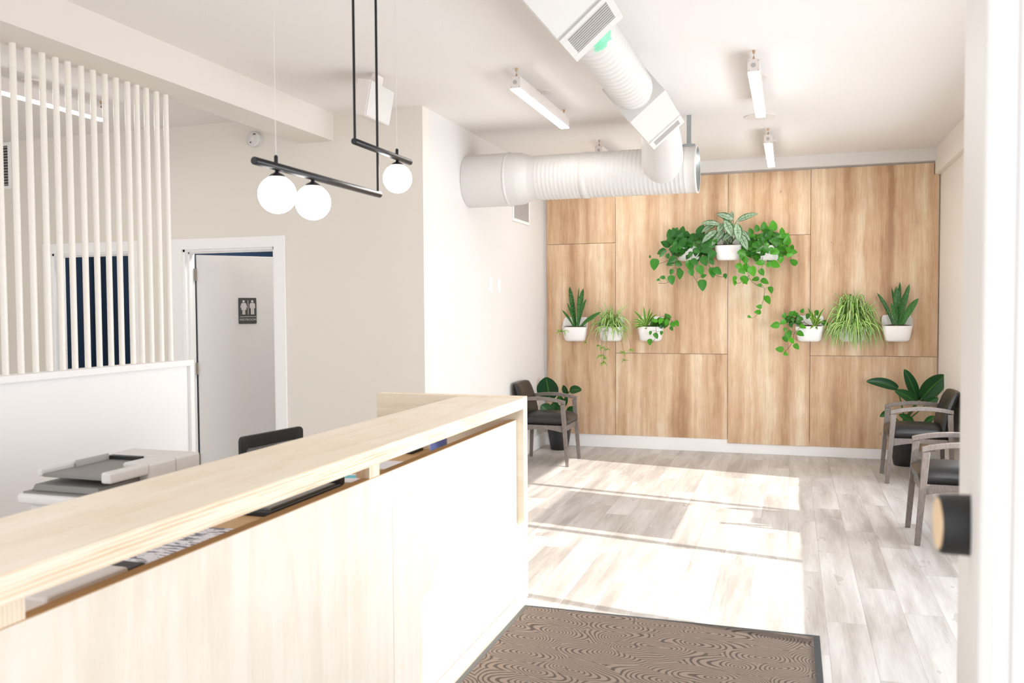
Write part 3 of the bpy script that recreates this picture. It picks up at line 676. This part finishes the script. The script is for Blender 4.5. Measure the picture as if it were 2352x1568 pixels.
MB().tube([(0, 0, .08), (0, 0, .42)], .025, 16).build('gas_lift', M['black'], oc)
for k in range(5):
    a = 2 * PI * k / 5; c, s_ = math.cos(a), math.sin(a)
    MB().tube([(0, 0, .09), (.26 * c, .26 * s_, .065)], [.02, .014], 10).build('base_arm', M['blackplastic'], oc)
    MB().tube([(.26 * c - .012 * s_, .26 * s_ + .012 * c, .027), (.26 * c + .012 * s_, .26 * s_ - .012 * c, .027)], .026, 16).build('caster', M['blackplastic'], oc)

# ------------------------------------------------------------------ waiting chairs (front towards local -X)
def waiting_chair(label, loc, rz):
    t = thing('waiting_chair', label, 'chair', loc, rz, 'waiting room armchairs'); hw_ = .235; lw = .013
    for s_ in (-1, 1):
        y0, y1 = s_ * hw_ - lw, s_ * hw_ + lw
        MB().hexa([(-.012, y0, 0), (.020, y0, 0), (.020, y1, 0), (-.012, y1, 0), (.028, y0, .592), (.072, y0, .592), (.072, y1, .592), (.028, y1, .592)]).build('leg', M['greywood'], t, bevel=.003)
        MB().hexa([(.490, y0, 0), (.520, y0, 0), (.520, y1, 0), (.490, y1, 0), (.462, y0, .60), (.505, y0, .60), (.505, y1, .60), (.462, y1, .60)]).build('leg', M['greywood'], t, bevel=.003)
        a_ = MB(); rs = []
        for k in range(13):
            u = k / 12; x = .026 + .48 * u; z = .590 + .030 * math.sin(PI * min(1, u * 1.02)) ** .8 + .012 * u
            rs.append([Vector((x, y0 - .004, z)), Vector((x, y1 + .004, z)), Vector((x, y1 + .004, z + .034)), Vector((x, y0 - .004, z + .034))])
        a_.rings(rs, smooth=False).build('armrest', M['greywood'], t, bevel=.004)
    r_ = MB(); nseg = 12
    for s_ in (-1, 1):                                    # side rails, arched underneath
        y0, y1 = s_ * (hw_ - .022) - .010, s_ * (hw_ - .022) + .010; rs = []
        for k in range(nseg + 1):
            u = k / nseg; x = .045 + .43 * u; zb = .318 + .030 * math.sin(PI * u)
            rs.append([Vector((x, y0, zb)), Vector((x, y1, zb)), Vector((x, y1, .385)), Vector((x, y0, .385))])
        r_.rings(rs, smooth=False)
    r_.box(.035, .055, -hw_ + .02, hw_ - .02, .325, .385); r_.box(.465, .485, -hw_ + .02, hw_ - .02, .325, .385)
    r_.build('seat_rail', M['greywood'], t, bevel=.002)
    # seat cushion, crowned
    c = MB(); n1, n2 = 10, 10; top = []; 
    def ss(u): return max(0, 1 - abs(2 * u - 1) ** 5) ** .45
    vs = []; fs = []
    for i in range(n1 + 1):
        for j in range(n2 + 1):
            u, v = i / n1, j / n2; x = .012 + .458 * u; yy = (-.215 + .43 * v)
            vs.append((x, yy, .440 + .050 * ss(u) * ss(v) + .008 * math.sin(PI * v)))
    base = len(vs)
    for i in range(n1 + 1):
        for j in range(n2 + 1):
            u, v = i / n1, j / n2; vs.append((.02 + .45 * u, -.208 + .416 * v, .386))
    idx = lambda i, j, b=0: b + i * (n2 + 1) + j
    for i in range(n1):
        for j in range(n2):
            fs.append((idx(i, j), idx(i + 1, j), idx(i + 1, j + 1), idx(i, j + 1))); fs.append((idx(i, j, base), idx(i, j + 1, base), idx(i + 1, j + 1, base), idx(i + 1, j, base)))
    for i in range(n1): fs.append((idx(i, 0), idx(i, 0, base), idx(i + 1, 0, base), idx(i + 1, 0))); fs.append((idx(i, n2), idx(i + 1, n2), idx(i + 1, n2, base), idx(i, n2, base)))
    for j in range(n2): fs.append((idx(0, j), idx(0, j + 1), idx(0, j + 1, base), idx(0, j, base))); fs.append((idx(n1, j), idx(n1, j, base), idx(n1, j + 1, base), idx(n1, j + 1)))
    c.add(vs, fs, True).build('seat', M['leather'], t)
    # curved leaning back pad
    rs = []
    for k in range(13):
        u = k / 12; yy = -.225 + .45 * u; e = (1 - abs(2 * u - 1) ** 8) ** .5; e = max(e, .35); cv = .030 * (1 - (2 * u - 1) ** 2)
        ring = []
        for a in range(16):
            ph = 2 * PI * a / 16; ca, sa = math.cos(ph), math.sin(ph)
            px = .036 * e * math.copysign(abs(ca) ** .6, ca); pz = .175 * (.93 + .07 * e) * math.copysign(abs(sa) ** .5, sa)
            lean = .10 * (pz / .35) + .035 * (pz / .175) ** 2 * .6
            ring.append(Vector((.462 + px + cv + lean, yy, .610 + pz)))
        rs.append(ring)
    MB().rings(rs).build('backrest', M['leather'], t)
    for s_ in (-.125, .125): MB().box(.478, .500, s_ - .015, s_ + .015, .34, .60).build('back_support', M['greywood'], t, bevel=.002)
    return t
ch = waiting_chair('black armchair on the right beside the tall floor plant, back against the cream wall', (.772, 8.135, 0), 0)
c2 = copy_tree(ch); c2.location = (.752, 6.12, 0); c2['label'] = 'nearest right armchair with a blue sheen on its seat, partly hidden by the door'
c3 = copy_tree(ch); c3.location = (-2.018, 8.13, 0); c3.rotation_euler = (0, 0, PI); c3['label'] = 'black armchair on the left beyond the desk end, against the white wall'

# ------------------------------------------------------------------ entrance mat
mt = thing('entrance_mat', 'brown swirl-patterned entrance mat with dark rubber edge', 'doormat', (-.57, 3.0, 0))
rel(MB().box(-1.25, .10, 1.7, 4.075, .0, .012), mt).build('pile', M['mat'], mt, bevel=.003)
rel(MB().box(-1.275, -1.25, 1.68, 4.105, 0, .007).box(.10, .128, 1.68, 4.105, 0, .007).box(-1.25, .10, 4.075, 4.105, 0, .007).box(-1.25, .10, 1.68, 1.70, 0, .007), mt).build('rubber_border', M['rubber'], mt)

# ------------------------------------------------------------------ wall planters
def planter_parts(t):
    NA = 40
    def ring(z, w_, d_, zr=0.0):
        out = []
        for k in range(NA):
            a = 2 * PI * k / NA; ca, sa = math.cos(a), math.sin(a)
            x = w_ * math.copysign(abs(ca) ** .55, ca); yy = d_ * math.copysign(abs(sa) ** .55, sa)
            back = max(0, min(1, (yy / d_ + .35) / 1.25)) ; back = back * back * (3 - 2 * back)
            out.append(Vector((x, yy, z + zr * back)))
        return out
    w_, d_ = .137, .072
    rs = [ring(0, w_ * .60, d_ * .62), ring(.006, w_ * .74, d_ * .78), ring(.022, w_ * .82, d_ * .88), ring(.08, w_ * .91, d_ * .95, .02), ring(.148, w_, d_, .105), ring(.153, w_ * .985, d_ * .97, .105), ring(.148, w_ * .96, d_ * .90, .105), ring(.12, w_ * .93, d_ * .88)]
    MB().rings(rs, True, False).build('pot', M['pot'], t)
    MB().rings([ring(.134, w_ * .94, d_ * .88), ring(.156, w_ * .84, d_ * .72), ring(.164, w_ * .4, d_ * .3)], False, True).build('soil', M['soil'], t)
def planter(px, pyb, label, grp=None):
    q = P(px, pyb, 9.05); t = thing('wall_planter', label, 'potted plant', (q.x, 9.047, q.z), 0, grp)
    if not PL:
        planter_parts(t); PL.append(t)
    else:
        for chd in PL[0].children:
            if chd.name.split('.')[0] in ('pot', 'soil'): c = chd.copy(); COL.objects.link(c); c.parent = t
    return t
PL = []
def R(a, b): return random.uniform(a, b)
def loc(t, px, py, Y): return P(px, py, Y) - t.location
def heart(mb, c, size, ang_, nrm=None, rnd=None):
    """heart leaf hanging from c; ang_ = direction of the tip in the wall plane, degrees, 0 right, -90 down"""
    a = math.radians(ang_); d = Vector((math.cos(a), R(-.25, .1), math.sin(a))).normalized()
    nr = nrm or Vector((R(-.45, .45), -1, R(-.1, .7)))
    p2 = c + d * size; p1 = c + d * size * .5 + Vector(nr).normalized() * size * .08
    mb.leaf(c, p1, p2, size * .82, nr, 'heart', .22, 7, rnd)
def vine(t, mb_st, mb_lf, pts, leaves, Y=8.98, r=.0022):
    n = len(pts); ps = [loc(t, x, y, Y - .02 * math.sin(PI * i / max(1, n - 1))) for i, (x, y) in enumerate(pts)]
    # smooth the runner
    sm = []
    for i in range(len(ps) - 1):
        a, b = ps[i], ps[i + 1]; pa = ps[max(i - 1, 0)]; nb = ps[min(i + 2, len(ps) - 1)]
        for k in range(5):
            u = k / 5; sm.append(.5 * ((2 * a) + (b - pa) * u + (2 * pa - 5 * a + 4 * b - nb) * u * u + (3 * a - pa - 3 * b + nb) * u ** 3))
    sm.append(ps[-1]); mb_st.tube(sm, r, 6)
    for lf in leaves:
        x, y, s_, a = lf[:4]; c = loc(t, x, y, Y - R(.01, .05)); near = min(sm, key=lambda q: (q - c).length)
        mb_st.tube([near, (near + c) / 2 + Vector((0, -.006, .004)), c], .0013, 5); heart(mb_lf, c, s_, a, rnd=lf[4] if len(lf) > 4 else random.choice((3, 4, 5, 6, 7)))
def mass(t, mb, mbs, cx, cy, hw_, hh, n, size=(.06, .095), up=.35, dark=True):
    for k in range(n):
        a = R(0, 2 * PI); rr = math.sqrt(R(0, 1)); x = cx + hw_ * rr * math.cos(a); y = cy + hh * rr * math.sin(a)
        Y = 9.03 - R(0, .13) * (1.15 - rr); c = loc(t, x, y, Y)
        out = math.degrees(math.atan2(-(y - cy) / hh, (x - cx) / hw_)); an = -90 + (out + 90 if abs(out) < 90 else (out - 270 if out > 0 else out + 90)) * R(.1, .9) if rr > .4 else R(-150, -20)
        heart(mb, c, R(*size), R(-165, -15) if R(0, 1) < .75 else R(0, 180), Vector((R(-.6, .6), -1, R(0, 1.1))), rnd=random.choice((0, 0, 1, 1, 2, 2, 3, 4, 6)))
        if k % 4 == 0: b = Vector((R(-.06, .06), R(-.03, .03), .14)); mbs.tube([b, (b + c) / 2 + Vector((0, -.02, .03)), c], .002, 5)
def strap(mb, base, dx, dy, h, L, w_, rnd=None, shape='strap', fold=.3):
    """arching strap leaf: rises h then falls; L horizontal reach along (dx, dy)"""
    b = Vector(base); d = Vector((dx, dy, 0)); e = b + d * L + Vector((0, 0, h[1])); m_ = b + d * L * R(.45, .8) + Vector((0, 0, h[0]))
    mb.leaf(b, m_, e, w_, Vector((-dx * .3, -dy * .3 - .5, 1)), shape, fold, 9, rnd)

# snake plants
def snake(t, tips, bx, by, extra=None):
    for k, (x, y, w_, dp) in enumerate(tips):
        b = loc(t, bx + (x - bx) * .16, by, 9.03 - .01 * k % .03); e = loc(t, x, y, 9.03 - dp); mid = (b + e) / 2 + Vector(((e.x - b.x) * -.18, 0, (e.z - b.z) * .06))
        MB().leaf(b, mid, e, w_ * 1.35, (R(-.3, .3), -1, .05), 'snake', .3, 12, k % 8, twist=R(-.3, .3)).build('leaf', M['l_snake'], t)
t = planter(1321, 783, 'white wall pot with snake plant and a trailing baby shoot, leftmost in the lower row')
snake(t, [(1308, 657, .052, .03), (1330, 659, .016, .0), (1340, 662, .050, .02), (1347, 686, .034, .05), (1291, 712, .026, .07), (1303, 695, .026, .06), (1381, 716, .036, .09), (1366, 730, .022, .10)], 1324, 752)
b = MB(); c0 = loc(t, 1291, 762, 8.93)
for k in range(16): a = R(0, 2 * PI); strap(b, c0, math.cos(a), math.sin(a) * .6, (R(.01, .05), R(-.07, .03)), R(.04, .085), .009)
b.build('baby_shoot', M['l_baby'], t); MB().tube([Vector((.0, 0, .135)), Vector((-.09, -.03, .17)), c0 + Vector((0, 0, .02)), c0], .0015, 6).build('runner', M['vine'], t)
t = planter(2060, 784, 'white wall pot with a tall snake plant, rightmost in the lower row')
snake(t, [(2014, 672, .034, .02), (2048, 659, .020, .0), (2059, 657, .056, .03), (2067, 647, .036, .0), (2089, 652, .046, .03), (2078, 672, .036, .02), (2110, 685, .056, .07), (2046, 694, .030, .07), (2054, 690, .034, .07)], 2061, 752)

# spider plants
def spider(t, n, spread, rise, fall, wl=.014):
    mb = MB()
    for k in range(n):
        c = R(-1, 1); s_ = (1 - c * c) ** .5 * R(-.55, .15)
        u = R(0, 1); reach = spread * (.35 + .65 * u); hr = rise * R(.30, 1.0) * (1.25 - .4 * u); hf = R(fall, .06) if u > .35 else R(-.02, rise * .9)
        bs = Vector((R(-.045, .045), R(-.025, .025), .13))
        strap(mb, bs, c, s_ - .08, (hr * 1.9, hf), reach, R(wl * .9, wl * 1.5), None, 'strap', .3)
    return mb
t = planter(1404, 783, 'smaller spider plant in white wall pot with dangling plantlets, lower row left')
mb = spider(t, 78, .27, .17, -.17)
for (x, y) in ((1370, 700), (1386, 690), (1400, 690), (1408, 694), (1432, 700), (1446, 695), (1360, 712)):
    b = Vector((R(-.03, .03), 0, .13)); e = loc(t, x, y, 9.0); mb.leaf(b, (b + e) / 2 + Vector((0, 0, .05)), e, .014, (0, -1, .2), 'strap', .3, 8)
for (x, y) in ((1366, 785), (1375, 780), (1382, 784), (1390, 782), (1398, 770), (1407, 786), (1420, 775), (1437, 790), (1360, 770)):
    b = Vector((R(-.05, .05), -.05, .14)); e = loc(t, x, y, 8.93); mb.leaf(b, Vector(((b.x + e.x) / 2 + (e.x) * .25, -.11, .2)), e, .014, (0, -1, .4), 'strap', .3, 9)
mb.build('foliage', M['l_spider'], t)
rn = MB()
for (x, y, s_) in ((1383, 800, .05), (1380, 818, .06), (1386, 833, .06), (1394, 803, .04), (1345, 787, .035), (1430, 810, .04), (1434, 828, .055), (1449, 804, .045), (1374, 795, .04), (1390, 822, .045)):
    c0 = loc(t, x, y, 8.95); bb = MB()
    for k in range(13): a = R(0, 2 * PI); strap(bb, c0, math.cos(a), math.sin(a) * .6, (R(.0, .04), R(-.8, .35) * s_), s_ * R(.5, 1), .0085)
    bb.build('plantlet', M['l_baby'], t)
    rn.tube([Vector((R(-.04, .05), -.03, .15)), Vector((c0.x * .8, -.10, .10)), c0 + Vector((0, 0, .05)), c0], .0013, 5)
rn.build('runners', M['vine'], t)
t = planter(1957, 784, 'white wall pot hidden under a huge fountain-like spider plant in the lower row')
mb = spider(t, 200, .33, .26, -.22, .016)
for (x, y) in ((1910, 667), (1960, 660), (1978, 662), (1941, 680), (1987, 676), (1908, 690), (2020, 690), (2024, 706), (1905, 708), (1968, 690), (1950, 676), (1930, 690), (1995, 694), (1920, 678), (1935, 664), (1972, 672), (2004, 684), (1898, 700), (1950, 690), (1982, 684), (2012, 712), (1900, 722)):
    b = Vector((R(-.04, .04), 0, .13)); e = loc(t, x, y, 9.0); mb.leaf(b, (b + e) / 2 + Vector((-.3 * (e.x - b.x) * .4, 0, .09)), e, .016, (0, -1, .2), 'strap', .3, 9)
for k in range(64):
    x = 1957 + R(-1, 1) * 64; lim = 828 - abs(x - 1955) * .55; y = R(758, lim); b = Vector((R(-.06, .06), -.04, .15)); e = loc(t, x, y, 8.95 - R(0, .06))
    mb.leaf(b, Vector((b.x * .3 + e.x * .85, -.15, R(.18, .27))), e, R(.011, .017), (0, -1, .5), 'strap', .3, 11)
mb.build('foliage', M['l_spider'], t)

# mixed pots: striped rosette with a trailing heart-leaf vine
def rosette(t, mb, cx, cy, tips):
    for (x, y, w_) in tips:
        b = loc(t, cx, cy, 9.0); e = loc(t, x, y, 8.99 - R(0, .06)); mb.leaf(b, (b + e) / 2 + Vector((0, -.01, .35 * abs(e.x - b.x) + .01)), e, w_, (R(-.2, .2), -1, .3), 'lance', .3, 9)
t = planter(1495, 783, 'white wall pot with striped rosette and a vine trailing to the right, lower row')
mb = MB(); rosette(t, mb, 1484, 752, [(1478, 703, .030), (1494, 705, .022), (1455, 714, .028), (1462, 722, .02), (1453, 733, .022), (1450, 752, .024), (1455, 758, .02), (1466, 740, .02), (1500, 716, .03), (1510, 722, .024), (1484, 745, .03), (1472, 728, .024), (1475, 762, .026), (1447, 742, .018), (1458, 748, .02), (1484, 756, .03)])
mb.build('striped_leaves', M['l_drac'], t)
lf = MB(); stm = MB(); mass(t, lf, stm, 1516, 737, 24, 13, 26, (.05, .08))
vine(t, stm, lf, [(1500, 745), (1515, 728), (1535, 728), (1545, 738), (1555, 735)], [(1551, 736, .07, -60), (1533, 733, .07, -100, 5), (1540, 741, .065, -40), (1540, 750, .05, -60, 2), (1530, 725, .06, -20, 2), (1522, 731, .07, -120, 7)], 8.98)
vine(t, stm, lf, [(1506, 748), (1507, 762), (1506, 775), (1498, 786)], [(1495, 760, .045, -100, 3), (1503, 765, .07, -60, 2), (1520, 760, .045, -100, 2), (1493, 778, .07, -90, 4)], 8.93)
lf.build('vine_leaves', M['l_heart'], t); stm.build('vine_stems', M['vine'], t)
t = planter(1859, 784, 'white wall pot with striped rosette and a vine trailing to the left, lower row')
mb = MB(); rosette(t, mb, 1872, 750, [(1855, 706, .026), (1862, 712, .03), (1893, 708, .022), (1884, 720, .026), (1872, 716, .024), (1858, 728, .022), (1886, 732, .022), (1864, 740, .022), (1895, 740, .02), (1860, 756, .02), (1880, 735, .026), (1868, 722, .024), (1878, 757, .024)])
mb.build('striped_leaves', M['l_drac'], t)
lf = MB(); stm = MB(); mass(t, lf, stm, 1824, 732, 20, 12, 20, (.05, .075))
vine(t, stm, lf, [(1845, 750), (1830, 735), (1808, 738), (1790, 745), (1780, 748)], [(1790, 744, .09, -165, 6), (1805, 736, .07, -150, 5), (1800, 730, .06, 80, 4), (1815, 726, .06, 60, 3), (1840, 718, .05, 60, 3), (1836, 748, .07, -20, 5)], 8.98)
vine(t, stm, lf, [(1840, 750), (1825, 765), (1822, 780), (1812, 798), (1802, 808)], [(1802, 752, .05, -80, 4), (1805, 764, .08, -60, 4), (1800, 772, .07, -60, 2), (1812, 776, .075, -50, 7), (1824, 790, .07, -50, 4), (1800, 803, .08, 175, 5), (1800, 810, .05, -30, 6), (1830, 762, .08, -30, 3), (1812, 758, .06, -70, 3)], 8.95)
for q in ((1875, 712, .06, -80, 3), (1888, 738, .07, -30, 2), (1858, 720, .06, -110, 2)): heart(lf, loc(t, q[0], q[1], 9.03), q[2], q[3], rnd=q[4])
lf.build('vine_leaves', M['l_heart'], t); stm.build('vine_stems', M['vine'], t)

# upper trio
t = planter(1583, 599, 'white wall pot overflowing with dark heart-leaf vines, left in the upper trio')
lf = MB(); stm = MB(); mass(t, lf, stm, 1586, 560, 55, 27, 86, (.065, .115))
for q in ((1548, 545, .11, 70, 1), (1553, 543, .1, 110, 1), (1605, 540, .12, 65, 1), (1612, 548, .10, 85, 0), (1560, 555, .1, 30, 2), (1548, 560, .08, 40, 7), (1530, 575, .10, 200, 1), (1540, 565, .1, 150, 0)): heart(lf, loc(t, q[0], q[1], 9.0), q[2], q[3], Vector((R(-.3, .3), -1, .3)), q[4])
vine(t, stm, lf, [(1580, 575), (1555, 586), (1545, 592), (1530, 600), (1513, 606)], [(1505, 594, .125, -95, 5), (1524, 584, .05, -150, 4), (1533, 582, .06, -80, 2), (1493, 592, .03, 90, 3)], 8.97)
vine(t, stm, lf, [(1560, 590), (1550, 605), (1555, 622), (1548, 640), (1530, 650), (1512, 650)], [(1548, 602, .085, -160, 2), (1552, 602, .08, -30, 2), (1545, 618, .065, -110, 3), (1556, 618, .06, -30, 2), (1565, 620, .10, -100, 5), (1540, 632, .10, -80, 5), (1528, 638, .06, 175, 3), (1516, 642, .04, 190, 6), (1552, 590, .10, -140, 1)], 8.95)
vine(t, stm, lf, [(1590, 585), (1585, 612), (1592, 632), (1602, 648), (1610, 654)], [(1580, 598, .12, -70, 6), (1588, 596, .09, -40, 2), (1603, 610, .11, -65, 7), (1612, 642, .12, -85, 4), (1610, 636, .06, 20, 3), (1585, 618, .08, -70, 5)], 8.95)
vine(t, stm, lf, [(1618, 590), (1626, 602), (1632, 618), (1645, 632), (1658, 636), (1668, 632)], [(1614, 588, .11, -70, 3), (1630, 594, .075, -60, 2), (1634, 614, .11, -80, 5), (1640, 616, .10, -40, 4), (1665, 628, .055, -80, 3)], 8.97)
for q in ((1625, 552, .10, -50, 6), (1640, 560, .06, 60, 7), (1640, 575, .11, -120, 2), (1635, 568, .12, 200, 2)): heart(lf, loc(t, q[0], q[1], 8.96), q[2], q[3], None, q[4])
lf.build('vine_leaves', M['l_dark'], t); stm.build('vine_stems', M['vine'], t)
t = planter(1765, 599, 'white wall pot covered by bright heart-leaf vines with the longest trailer, upper trio')
lf = MB(); stm = MB(); mass(t, lf, stm, 1762, 563, 56, 32, 118, (.055, .095))
for q in ((1739, 532, .075, 95, 2), (1754, 530, .095, 88, 3), (1777, 530, .11, 95, 5), (1727, 538, .07, 110, 2), (1790, 540, .09, -10, 4), (1800, 555, .1, 60, 5), (1806, 563, .1, 80, 6), (1745, 545, .08, 20, 3)): heart(lf, loc(t, q[0], q[1], 9.0), q[2], q[3], Vector((R(-.3, .3), -1, .3)), q[4])
for x, y in ((1740, 532), (1754, 530), (1777, 530)): e = loc(t, x, y, 9.0); stm.tube([Vector((e.x * .5, 0, .13)), e], .0016, 5)
vine(t, stm, lf, [(1730, 588), (1716, 600), (1718, 622), (1722, 640), (1738, 655), (1752, 660)], [(1744, 640, .075, 190, 3), (1748, 642, .085, -30, 3), (1750, 655, .05, 180, 4), (1712, 606, .09, -80, 5), (1724, 612, .11, -70, 6)], 8.96)
vine(t, stm, lf, [(1745, 646), (1756, 664), (1755, 678), (1750, 700), (1742, 718), (1733, 728), (1724, 730)], [(1768, 658, .075, -75, 3), (1757, 680, .095, -60, 4), (1750, 704, .06, 180, 5), (1748, 717, .07, 180, 5), (1717, 726, .04, -20, 5), (1755, 679, .02, -90, 5)], 9.0, .0018)
vine(t, stm, lf, [(1722, 632), (1708, 642), (1698, 650), (1686, 649)], [(1690, 634, .065, -110, 6), (1704, 634, .10, -60, 5), (1716, 636, .08, -120, 5), (1688, 645, .05, -90, 6)], 8.97)
vine(t, stm, lf, [(1752, 590), (1750, 612), (1748, 632)], [(1745, 618, .08, -60, 3), (1760, 608, .09, 0, 6), (1756, 604, .09, 180, 5), (1772, 602, .10, -30, 6)], 8.95)
vine(t, stm, lf, [(1790, 580), (1806, 580), (1816, 592), (1818, 602)], [(1830, 608, .085, 140, 3), (1814, 577, .075, -10, 4), (1806, 588, .07, 10, 6), (1797, 590, .07, -110, 6), (1808, 566, .07, -80, 4)], 8.97)
vine(t, stm, lf, [(1715, 575), (1702, 592), (1700, 612)], [(1696, 576, .10, -40, 3), (1704, 582, .08, -80, 6), (1692, 606, .09, -50, 6), (1698, 618, .08, -40, 4), (1712, 590, .08, -90, 4)], 8.95)
lf.build('vine_leaves', M['l_heart'], t); stm.build('vine_stems', M['vine'], t)
t = planter(1672, 598, 'white wall pot with silver-leaved evergreen in the middle of the upper trio')
stm = MB()
for k, (x0, y0, x1, y1, w_, dp) in enumerate([(1684, 505, 1645, 492, .078, .03), (1681, 506, 1680, 484, .04, .0), (1653, 516, 1611, 513, .07, .07), (1645, 514, 1611, 534, .078, .04), (1691, 509, 1742, 491, .068, .07), (1664, 506, 1683, 544, .100, .08), (1692, 513, 1697, 557, .092, .1), (1660, 514, 1649, 534, .08, .05),
        (1646, 530, 1612, 558, .088, .08), (1664, 530, 1633, 566, .085, .05), (1704, 530, 1723, 553, .05, .06), (1701, 540, 1717, 574, .09, .11), (1682, 535, 1660, 553, .07, .04), (1676, 505, 1660, 503, .07, .02), (1686, 520, 1700, 530, .06, .03)]):
    a = loc(t, x0, y0, 9.02 - dp * .7); e = loc(t, x1, y1, 9.02 - dp * 1.3); L = (e - a).length
    MB().leaf(a, (a + e) / 2 + Vector((0, -.01, L * .10)), e, w_, (R(-.25, .25), -1, .45), 'lance', .22, 10, k % 8).build('leaf', M['l_silver'], t)
    b = Vector((R(-.05, .05), R(-.02, .02), .13)); stm.tube([b, (b + a) / 2 + Vector((b.x * .1, 0, .02)), a], .0035, 6)
stm.build('stems', M['stem'], t)

# ------------------------------------------------------------------ floor plants
def floor_plant(label, x, y, leaves, hp=.34, rp=.13):
    t = thing('potted_floor_plant', label, 'potted plant', (x, y, 0), 0)
    MB().lathe([(rp * .62, 0), (rp * .66, .005), (rp * .80, hp * .35), (rp * .95, hp * .8), (rp, hp), (rp * .94, hp), (rp * .90, hp - .05)], (0, 0, 0), 'z', 36, cap1=False).build('pot', M['blackpot'], t)
    MB().lathe([(rp * .92, hp - .04), (.001, hp - .035)], (0, 0, 0), 'z', 28, cap0=False, cap1=False).build('soil', M['soil'], t)
    for k, (x0, y0, x1, y1, w_, Y, fold) in enumerate(leaves):
        a = loc(t, x0, y0, Y); e = loc(t, x1, y1, Y - .05); L = (e - a).length
        lo = MB().leaf(a, (a + e) / 2 + Vector((0, -.01, L * .12)), e, w_, (R(-.3, .3), -1, .35), 'paddle', fold, 14, k % 8).build('leaf', M['l_paddle'], t)
        b = Vector((R(-.03, .03), R(-.03, .03), hp - .04)); MB().tube([b, b * .5 + a * .5 + Vector(((b.x - a.x) * .25, 0, .02)), a], [.010, .008, .005], 8).build('stem', M['stem'], t)
    return t
floor_plant('tall paddle-leaved plant in a black pot behind the right armchair', 1.02, 8.86, [
    (2062, 892, 1990, 876, .10, 8.9, .45), (2106, 915, 2077, 848, .10, 8.9, .3), (2118, 914, 2173, 862, .17, 8.85, .3), (2104, 924, 2055, 898, .10, 8.8, .4), (2126, 930, 2156, 915, .07, 8.85, .3),
    (2046, 946, 2021, 957, .06, 8.85, .4), (2098, 972, 2064, 952, .07, 8.8, .3), (2124, 976, 2146, 955, .06, 8.8, .3), (2110, 915, 2090, 902, .07, 8.95, .3), (2112, 920, 2136, 910, .06, 8.95, .3), (2102, 975, 2090, 985, .06, 8.8, .3)], .30, .145)
floor_plant('broad-leaved plant in a black pot behind the left armchair', -2.36, 8.87, [
    (1263, 916, 1254, 866, .24, 8.9, .25), (1303, 905, 1294, 884, .07, 8.85, .5), (1309, 897, 1336, 896, .09, 8.82, .25), (1263, 950, 1242, 931, .14, 8.8, .2), (1285, 945, 1270, 926, .10, 8.85, .3), (1303, 946, 1325, 939, .08, 8.82, .3),
    (1290, 925, 1283, 908, .08, 8.85, .3), (1285, 950, 1295, 933, .10, 8.8, .3), (1270, 945, 1282, 925, .10, 8.9, .3), (1299, 930, 1302, 905, .04, 8.85, .3)], .33, .14)
